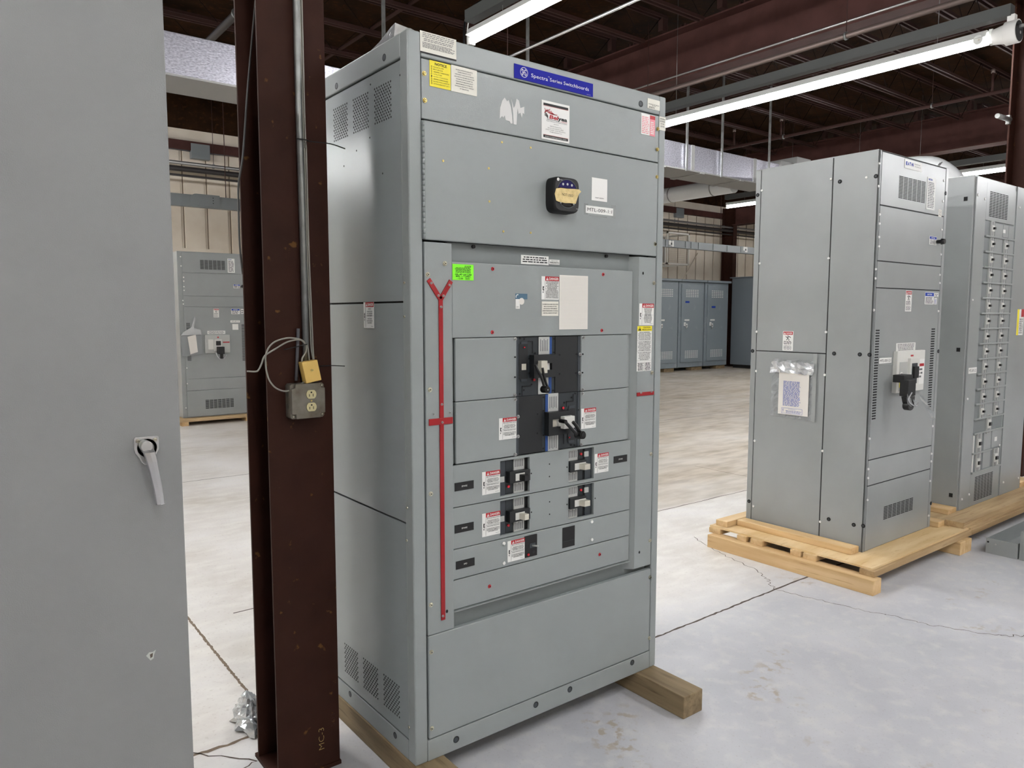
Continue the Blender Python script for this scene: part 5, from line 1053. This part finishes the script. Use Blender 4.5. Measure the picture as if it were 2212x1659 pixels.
m.add(vv, [(j*(n1+1)+i, j*(n1+1)+i+1, (j+1)*(n1+1)+i+1, (j+1)*(n1+1)+i) for i in range(n1) for j in range(4)], 'plastic_bright'); m.fbox(Q_, -py0-.012, pz0-.005, -py0+.012, pz1+.045, .012, .015, 'clear_tape'); m.build('bubble_edge', tp)
yA, zA, yB, zB = 0.5224,0.9055,0.7298,1.1907; m = MB(); m.fbox(Q_, -yB, zA, -yA, zB, .012, .016, 'paper'); m.fbox(Q_, -yB, zB-.02, -yA-.005, zB+.012, .012, .020, 'paper')
W2 = yB-yA
m.lines(Q_, -yB+W2*.16, zA+.055, -yA-W2*.25, zB-.07, 20, .0165, 'blue_ink', seed=8, fill=.6, full=.9, al='l'); a0, b0, a1, b1 = -yB+W2*.12, zA+.006, -yA-W2*.18, zA+.042
for q in ((a0,b0,a1,b0+.002),(a0,b1-.002,a1,b1),(a0,b0,a0+.002,b1),(a1-.002,b0,a1,b1)): m.fbox(Q_, *q, .016, .0165, 'blue_ink')
m.text(Q_, 'WARNING', (a0+a1)/2, b1-.008, .005, .0166, 'blue_ink', w=.05); m.lines(Q_, a0+.03, b0+.004, a1-.006, b1-.014, 3, .0166, 'blue_ink', seed=2); bolt_mark(m, Q_, a0+.012, (b0+b1)/2, .022, .0166, 'blue_ink'); m.build('paper_sheet', tp)

# ------------------------------------------------------------------ breaker panelboard (x 4.60-5.80)
KX, KY, KT = 4.60, .200, 2.505; KXR = 5.80
K_ = front(KY); R_ = side(KX)
t = thing('panelboard', 'tall grey breaker panelboard with two columns of small breakers', 'panelboard', ((KX+KXR)/2, .6, .13))
m = MB(); m.box(KX, KY+.006, .13, KXR, .96, KT, 'eaton_grey'); m.build('cabinet_body', t, .004)
m = MB(); m.box(KX+.018, KY-.004, .133, 4.795, KY+.006, KT-.012, 'eaton_grey'); m.build('front_strip', t, .002)
m = MB(); m.box(5.365, KY-.004, .133, KXR-.006, KY+.006, KT-.004, 'eaton_grey'); m.build('front_strip', t, .002)
m = MB(); m.box(4.80, KY-.002, 2.212, 5.335, KY+.006, KT-.035, 'eaton_grey'); slot_grid(m, front(KY-.002), 4.856, 2.241, 5.200, 2.422, 6, 16, fw=.86, fh=.55); m.build('vent_panel', t, .001)
m = MB(); m.box(4.80, KY-.002, .133, 5.335, KY+.006, .380, 'eaton_grey'); slot_grid(m, front(KY-.002), 4.884, .164, 5.224, .349, 6, 16, fw=.86, fh=.55); m.build('vent_panel', t, .001)
m = MB(); m.box(4.80, KY+.0, .385, 5.335, KY+.006, 2.208, 'recess'); m.build('breaker_chassis', t)
m = MB(); m.box(5.336, KY+.002, .133, 5.364, KY+.0061, KT-.04, 'enamel'); m.build('edge_channel', t)
def small_unit(x, z, side_, big=False):
    """one branch breaker with its own cover and toggle"""
    m = MB(); w = .034 if not big else .045; h = .052 if not big else .072
    m.fbox(K_, x-w*.75, z-h, x+w*.75, z+h, -.004, .010, 'plate_grey'); m.fbox(K_, x+w*.78, z-h, x+w*1.02, z+h, -.004, .002, 'hole'); m.fbox(K_, x+w*1.1, z-h, x+w*1.4, z+h, -.004, .004, 'plate_grey')
    m.fbox(K_, x-w*.62, z-h*.42, x+w*.62, z+h*.42, .010, .016, 'handle_white')
    for k in range(3): m.fbox(K_, x-w*.45+w*.35*k, z-h*.95, x-w*.3+w*.35*k, z-h*.5, .010, .0105, 'ink_soft'); m.fbox(K_, x-w*.45+w*.35*k, z+h*.5, x-w*.3+w*.35*k, z+h*.95, .010, .0105, 'ink_soft')
    o = m.build('branch_breaker', t)
    m = MB(); s_ = .011 if not big else .018; m.fbox(K_, x-s_*.9, z-s_*.7, x+s_*1.0, z+s_*.7, .016, .030 if not big else .026, 'black_plastic'); m.build('toggle', o); return o
for k in range(13): small_unit(4.918, 2.158-.1104*k, 0)
for k in range(1, 13): small_unit(5.178, 2.158-.1104*k, 1)
small_unit(5.062, .728, 0, True); small_unit(4.898, .597, 0, True); small_unit(4.898, .452, 0, True); small_unit(5.226, .452, 1, True)
for k in range(14):
    z = 2.100-.1100*k
    if k == 13: z = .674
    m = MB(); m.box(4.800, KY-.014, z-.006, 5.340, KY+.0, z+.006, 'eaton_grey'); m.build('cover_bar', t, .002)
for z, x1 in ((.526, 5.15), (.382, 5.340)):
    m = MB(); m.box(4.800, KY-.014, z-.006, x1, KY, z+.006, 'eaton_grey'); m.build('cover_bar', t, .002)
# blank covers between the columns
for x0, x1, z0, z1 in ((4.975, 5.125, .785, 2.20), (5.235, 5.33, .785, 2.20), (5.00, 5.14, .39, .665), (5.15, 5.33, .535, .665), (5.13, 5.23, 2.11, 2.20)):
    m = MB(); m.box(x0, KY-.004, z0, x1, KY+.004, z1, 'eaton_grey'); m.build('filler_panel', t, .001)
for x0, x1 in ((4.808, 4.818), (5.285, 5.295)):
    m = MB(); m.box(x0, KY-.008, .39, x1, KY, .52 if x0 > 5 else .66, 'white'); m.build('bus_trim', t)
shock_label(t, K_, (4.675, 2.085, 4.765, 2.212)); tall_label(t, K_, (4.672, 1.805, 4.795, 2.003), 'EATON', 14, 'tall white label high on the left strip', 41); tall_label(t, K_, (4.670, 1.757, 4.725, 1.79), None, 2, 'tiny white sticker', 42); tall_label(t, K_, (4.672, 1.211, 4.79, 1.612), None, 26, 'long white circuit directory', 43)
m = MB(); m.fbox(K_, 4.650, 1.122, 4.792, 1.164, .004, .005, 'white'); m.text(K_, 'MTL-001-2:2', 4.721, 1.143, .020, .0054, 'ink', w=.12); m.build('taped_tag', t)['label'] = 'handwritten white tag'
for r in ((5.1265,2.1414,5.1698,2.1665), (5.204,0.579,5.2514,0.6117)):
    m = MB(); m.fbox(K_, *r, .004, .005, 'white'); m.build('small_sticker', t)
kx0, kz0, kx1, kz1 = 5.5072,1.3824,5.6437,1.5835
m = MB(); m.fbox(K_, kx0, kz0, kx1, kz1, .004, .005, 'white'); m.fbox(K_, kx0, kz0, kx0+(kx1-kx0)*.3, kz1, .005, .0053, 'yellow'); m.fbox(K_, kx0+(kx1-kx0)*.6, kz1-.06, kx1, kz1, .005, .0053, 'label_red'); m.lines(K_, kx0+(kx1-kx0)*.35, kz0+.01, kx1-.01, kz1-.07, 8, .0053, 'ink_soft'); m.build('warning_label', t)['label'] = 'white label with yellow side stripe'
blue_head_label(t, K_, (5.5128,1.8504,5.6719,1.9258), 'EATON', 'blue headed label on the right strip', 5); tall_label(t, K_, (5.5176,1.8099,5.5836,1.8355), None, 2, 'tiny white sticker', 46); shock_label(t, K_, (5.5226,2.0774,5.632,2.2097))
for x, z in [(4.6381,2.3691), (4.7624,2.3536), (5.4142,2.3507), (4.7841,0.2283), (4.6625,0.2114), (5.3064,0.5388), (5.4341,0.2291), (5.7481,0.2207), (4.6487,1.6439), (4.6581,0.9411)]: wbolt(t, front(KY-.004), x, z, .010)
for y, z in ((.257,2.346), (.250,1.293), (.246,.242)):
    m = MB(); m.fbox(R_, -y-.012, z-.014, -y+.012, z+.014, 0, .002, 'hole'); m.build('square_hole', t)

# ------------------------------------------------------------------ far-left switchgear, same make
t = thing('switchgear', 'distant grey switchgear on a pallet, seen left of the near column', 'switchgear', (2.0, 9.3, .10))
G = front(8.95)
m = MB(); m.box(1.545, 8.956, .10, 2.465, 9.75, 2.405, 'eaton_grey'); m.build('cabinet_body', t, .004)
for z0, z1 in ((2.120,2.39), (1.800,2.110), (1.650,1.792), (.645,1.642), (.480,.638), (.110,.473)):
    m = MB(); m.fbox(G, 1.605, z0, 2.450, z1, -.005, .004, 'eaton_grey'); m.build('front_panel', t, .002)
m = MB(); slot_grid(m, front(8.945), 1.845, 2.17, 2.19, 2.30, 6, 12, 'gap', .84, .6); m.build('top_vent', t); m = MB(); slot_grid(m, front(8.945), 1.848, .21, 2.247, .34, 7, 10, 'gap', .84, .6); m.build('bottom_vent', t)
m = MB(); slot_grid(m, front(8.945), 2.3847,0.8727, 2.4416,1.4055, 1, 34, 'gap', 1, .5); m.build('side_louvre', t); m = MB(); slot_grid(m, front(8.945), 1.63, .90, 1.68, 1.43, 1, 34, 'gap', 1, .5); m.build('side_louvre', t)
G = front(8.945)
tall_label(t, G, (2.2173,2.1339,2.3161,2.3326), 'EATON', 9, 'tall white label beside the vent', 51); blue_head_label(t, G, (2.29,1.9157,2.3818,1.9712), 'NOTICE', 'blue NOTICE label', 2, 2); shock_label(t, G, (2.0002,1.4991,2.0741,1.6235)); blue_head_label(t, G, (2.2473,1.5463,2.3671,1.6223), 'EATON', 'blue headed label', 3, 3); tall_label(t, G, (2.3826,1.5517,2.4225,1.6177), None, 2, 'tiny white sticker', 6)
m = MB(); m.fbox(G, 2.2303,1.4253, 2.3642,1.4563, 0, .002, 'white'); q = 2.2314,1.4245,2.3631,1.4569; m.text(G, 'MTL-001-1:1', (q[0]+q[2])/2, (q[1]+q[3])/2, .016, .0025, 'ink', w=.10); m.build('taped_tag', t)
m = MB(); q = 2.2555,1.3214,2.3388,1.4041; m.fbox(G, *q, 0, .002, 'white'); m.build('asset_tag', t); m = MB(); q = 1.9066,1.2632,2.1528,1.3109; m.fbox(G, *q, 0, .002, 'white'); m.lines(G, q[0]+.01, q[1]+.005, q[2]-.01, q[3]-.005, 3, .0025, 'ink_soft'); m.build('rating_label', t)
bz = 1.8648,0.9985,2.2056,1.2547; m = MB(); m.fbox(G, *bz, 0, .03, 'plate_grey'); mb_ = m.build('main_breaker', t, .003); q0, q1, q2, q3 = bz; w_, h_ = q2-q0, q3-q1
m = MB(); m.fbox(G, q0+w_*.12, q1+h_*.2, q0+w_*.33, q1+h_*.75, .03, .032, 'handle_white'); m.fbox(G, q0+w_*.36, q1+h_*.1, q0+w_*.66, q1+h_*.75, .03, .045, 'handle_white'); m.fbox(G, q0+w_*.42, q1+h_*.42, q0+w_*.6, q1+h_*.66, .045, .06, 'black_matte'); m.fbox(G, q0+w_*.71, q1+h_*.55, q0+w_*.98, q1+h_*.61, .03, .032, 'label_red'); m.fcyl(G, q0+w_*.52, q1+h_*.86, .012, .03, .031, 'label_red', 8); m.build('handle_bezel', mb_)
m = MB(); m.fbox(G, q0+w_*.42, q1-h_*.05, q0+w_*.66, q1+h_*.35, .06, .16, 'black_matte'); m.fbox(G, q0+w_*.5, q1-h_*.30, q0+w_*.62, q1, .10, .14, 'black_plastic'); m.build('breaker_handle', mb_, .004); m = MB(); m.tube(smooth_path([(q0+w_*.38, 8.86, q1+.01), (q0+w_*.45, 8.85, q1-.06), (q0+w_*.6, 8.84, q1-.09), (q0+w_*.78, 8.85, q1-.03)], 4), .010, 'plastic_bright', 6); m.build('plastic_strap', mb_)
for u, v in ((75,640),(78,690),(92,752),(93,773),(94,803),(95,823),(88,878),(90,897),(112,1330)): pass
for x, z in [(1.5902,2.3282),(1.5926,2.2036),(1.6201,2.0494),(1.6205,1.9967),(1.62,1.9213),(1.6205,1.871),(1.5985,1.7322),(1.6015,1.6843),(1.6128,0.5807),(1.5831,0.2422),(1.6162,0.799)]: wbolt(t, G, x, z, .010)
x, z = 2.4163,1.9439; m = MB(); m.fcyl(G, x, z, .02, 0, .05, 'black_plastic', 10); m.build('door_knob', t)
px0, pz0, px1, pz1 = 1.5643,0.9583,1.8243,1.3026
tp = thing('document_pouch', 'clear pouch with white papers hung on the distant switchgear', 'pouch', ((px0+px1)/2, 8.93, pz0))
m = MB(); m.fpoly(G, [(px0,pz0),(px1,pz0+.03),(px1-.01,pz1-.02),(px1-.07,pz1+.03),(px0+.05,pz1+.02),(px0-.02,pz1-.04)], .006, .018, 'plastic_bag'); m.build('pouch_sleeve', tp); m = MB(); m.fpoly(G, [(px0+.10,pz0+.03),(px1-.06,pz0+.06),(px1-.08,pz1-.04),(px0+.07,pz1-.07)], .021, .026, 'paper'); m.lines(G, px0+.14, pz0+.12, px1-.12, pz1-.14, 9, .0265, 'blue_ink', seed=4)
m.build('paper_sheet', tp); m = MB(); m.fpoly(G, [(px0-.02,pz1-.05),(px1,pz1-.04),(px1-.02,pz1+.03),(px0+.12,pz1+.06),(px0+.02,pz1)], .022, .036, 'plastic_bright'); m.fpoly(G, [(px0+.12,pz1+.04),(px0+.16,pz1+.04),(px0+.19,pz1+.20),(px0+.17,pz1+.20)], .01, .016, 'plastic_bright'); m.build('bubble_edge', tp)
t = thing('pallet', 'small wooden pallet under the distant switchgear', 'pallet', (2.0, 9.3, 0))
m = MB(); m.box(1.45, 8.84, .055, 2.56, 9.8, .098, 'wood_old'); m.build('deck_board', t)
for x in (1.50, 2.38):
    m = MB(); m.box(x, 8.85, 0, x+.09, 9.8, .055, 'wood_y'); m.build('runner', t)

# ------------------------------------------------------------------ row of lockers at the back
def locker(x0, x1, label, tapex=None, grp=None):
    t = thing('electrical_locker', label, 'locker', ((x0+x1)/2, 11.5, .09))
    L_ = front(11.25); m = MB(); m.box(x0, 11.26, .10, x1, 11.95, 2.44, 'locker_grey'); m.build('cabinet_body', t, .01)
    m = MB(); m.box(x0-.012, 11.16, 2.44, x1+.012, 12.0, 2.50, 'locker_grey'); m.build('rain_hood', t, .01)
    m = MB(); m.fbox(L_, x0+.09, .24, x1-.05, 2.37, -.01, .02, 'locker_grey'); dr = m.build('cabinet_door', t, .008)
    W_ = x1-x0; m = MB(); slot_grid(m, front(11.23), x0+W_*.24, 2.03, x0+W_*.76, 2.25, 6, 5, 'white', .72, .35); m.build('vent_slots', dr); m = MB(); slot_grid(m, front(11.23), x0+W_*.24, .36, x0+W_*.78, .58, 7, 6, 'white', .72, .35); m.build('vent_slots', dr)
    m = MB(); hx = x0+W_*.20; m.fbox(front(11.23), hx-.03, 1.24, hx+.03, 1.34, 0, .02, 'white'); m.tube([(hx, 11.20, 1.30), (hx+.03, 11.18, 1.16)], .014, 'steel', 6); m.fbox(front(11.23), hx+.06, 1.20, hx+.13, 1.30, 0, .003, 'white'); m.fbox(front(11.23), hx+.08, 1.22, hx+.11, 1.27, .003, .004, 'ink_soft'); m.fbox(front(11.23), hx+.0, 1.38, hx+.20, 1.42, 0, .003, 'white'); m.build('door_handle', dr)
    if tapex: m = MB(); m.fbox(front(11.23), tapex[0]-.085, tapex[1]-.025, tapex[0]+.085, tapex[1]+.025, 0, .003, 'eaton_blue'); m.build('blue_tape', dr)
    return t
a = locker(13.86, 14.83, 'grey louvred locker, left of three against the back wall')
b = locker(14.86, 15.93, 'grey louvred locker, middle of three, with higher blue tape', (15.1769,1.8912))
c = locker(15.98, 17.03, 'grey louvred locker, right of three, with lower blue tape', (16.3248,1.7626))
for x0, x1 in ((14.35, 14.75), (15.5, 15.95), (16.6, 17.0)):
    m = MB(); m.box(x0, 11.3, 0, x1, 11.5, .10, 'timber'); solo(m, 'support_block', 'wooden block under the ' + {14.35:'left', 15.5:'middle', 16.6:'right'}[x0] + ' grey locker', 'block')
t = thing('electrical_locker', 'large grey cabinet, its colour darkened for the shaded side, behind the tall switchgear, right of the lockers', 'cabinet', (17.8, 10.7, .09))
m = MB(); m.box(17.32, 9.6, .10, 18.6, 11.35, 2.60, 'locker_shaded'); m.build('cabinet_body', t, .01); m = MB(); m.box(17.28, 9.55, 2.60, 18.64, 11.4, 2.63, 'locker_shaded'); m.build('cabinet_roof', t); m = MB(); m.box(17.4, 9.7, 0, 18.5, 11.3, .10, 'black_matte'); m.build('plinth', t)

# ------------------------------------------------------------------ pallets
t = thing('pallet', 'long wooden skid pallet under the tall switchgear', 'pallet', (3.5, .5, 0))
for x0, x1 in ((2.845, 2.935), (3.975, 4.06), (4.064, 4.15)):
    m = MB(); m.box(x0, -.07, 0, x1, 1.04, .085, 'wood_y'); o = m.build('skid_beam', t, .003)
for y0, y1 in ((-.045, .04), (.30, .385), (.40, .47), (.66, .75), (.78, .85), (.98, 1.07)):
    m = MB(); m.box(2.90, y0, .085, 4.215, y1, .119, 'wood_old' if y0 < 0 else 'wood_x'); m.build('cross_board', t, .002)
m = MB(); m.box(2.915, -.025, .119, 4.215, 1.075, .130, 'plywood'); m.build('plywood_top', t)
for b_, lb, mt in (((3.045, .165, .13, 3.135, .955, .170), 'loose board lying on the pallet along the left side of the tall switchgear', 'wood_y'), ((2.945, .96, .13, 3.35, 1.05, .170), 'short board at the rear corner of the pallet', 'wood_x'), ((4.055, .10, .13, 4.15, .9, .168), 'board on the pallet right of the tall switchgear', 'wood_y')):
    m = MB(); m.box(*b_, mt); solo(m, 'wooden_board', lb, 'board', bev=.004)
t = thing('pallet', 'long wooden pallet under the breaker panelboard', 'pallet', (5.2, .5, 0))
for x0, x1 in ((4.25, 4.335), (5.9, 5.99)):
    m = MB(); m.box(x0, .10, 0, x1, 1.04, .085, 'wood_y'); m.build('skid_beam', t, .003)
for y0, y1 in ((-.045, .04), (.30, .39), (.60, .69), (.95, 1.05)):
    m = MB(); m.box(4.22, y0, .085, 6.3, y1, .119, 'wood_old'); m.build('cross_board', t, .002)
m = MB(); m.box(4.22, -.035, .119, 6.3, 1.06, .1298, 'wood_old'); m.build('deck_top', t)
for b_, lb, mt in (((4.16, -.015, .1305, 6.2, .105, .170), 'long board lying in front of the breaker panelboard', 'wood_old'), ((4.45, .20, .1305, 4.59, .96, .165), 'board on the pallet along the left side of the breaker panelboard', 'wood_y'), ((5.815, .20, .1305, 5.93, 1.0, .17), 'board on the pallet at the right end of the breaker panelboard', 'wood_y')):
    m = MB(); m.box(*b_, mt); solo(m, 'wooden_board', lb, 'board', bev=.003)
m = MB()
for i in range(6): a_ = (4.18+.02*i, .16-.012*i, .134+.004*(i % 2)); m.tube([a_, (a_[0]-.06+.03*i, a_[1]-.10+.01*i, .137)], .0016, 'wood_x', 5)
o = solo(m, 'wood_splinters', 'thin wood splinters where the two pallets meet', 'splinters'); o['kind'] = 'stuff'
# metal trough sections on the floor at far right
t = thing('wireway_trough', 'open grey metal trough lying on the floor at the right edge', 'trough', (4.9, -.24, 0))
m = MB(); m.box(4.185, -.318, 0, 5.9, -.150, .004, 'eaton_grey'); m.box(4.19, -.322, 0, 5.9, -.318, .10, 'eaton_grey'); m.box(4.19, -.150, 0, 5.9, -.146, .10, 'eaton_grey'); m.build('trough_body', t, .001)
m = MB(); m.box(4.180, -.322, 0, 4.186, -.142, .10, 'eaton_grey')
for y, z in ((-.155, .075), (-.20, .068)): m.fcyl(side(4.180), -y, z, .006, 0, .003, 'steel' if y < -.18 else 'hole', 10)
m.build('end_plate', t, .001)
t = thing('metal_box', 'taller grey metal box beside the trough, cut by the right edge', 'box', (4.7, -.42, 0))
m = MB(); m.box(4.18, -.52, 0, 4.185, -.332, .18, 'eaton_grey'); m.box(4.185, -.52, 0, 5.4, -.332, .004, 'eaton_grey'); m.box(4.185, -.336, 0, 5.4, -.332, .18, 'eaton_grey'); m.box(4.185, -.52, 0, 5.4, -.516, .18, 'eaton_grey'); m.build('box_body', t, .001)
# crumpled wrap at the column foot
rn = random.Random(12); t = thing('plastic_wrap', 'crumpled clear plastic wrap on the floor left of the near column', 'plastic wrap', (-.36, .78, 0))
m = MB(); P0 = []
for j in range(11):
    for i in range(26):
        a_ = 2*math.pi*i/26; rr = (.082-.0055*j)*rn.uniform(.72, 1.15); P0.append((-.285+rr*math.cos(a_)*.75, .74+rr*math.sin(a_)*1.5, .003+.0105*j+rn.uniform(0, .009)))
m.add(P0, [(j*26+i, j*26+(i+1) % 26, (j+1)*26+(i+1) % 26, (j+1)*26+i) for j in range(10) for i in range(26)] + [tuple(260+i for i in range(26))], 'wrap'); m.build('crumpled_sheet', t)
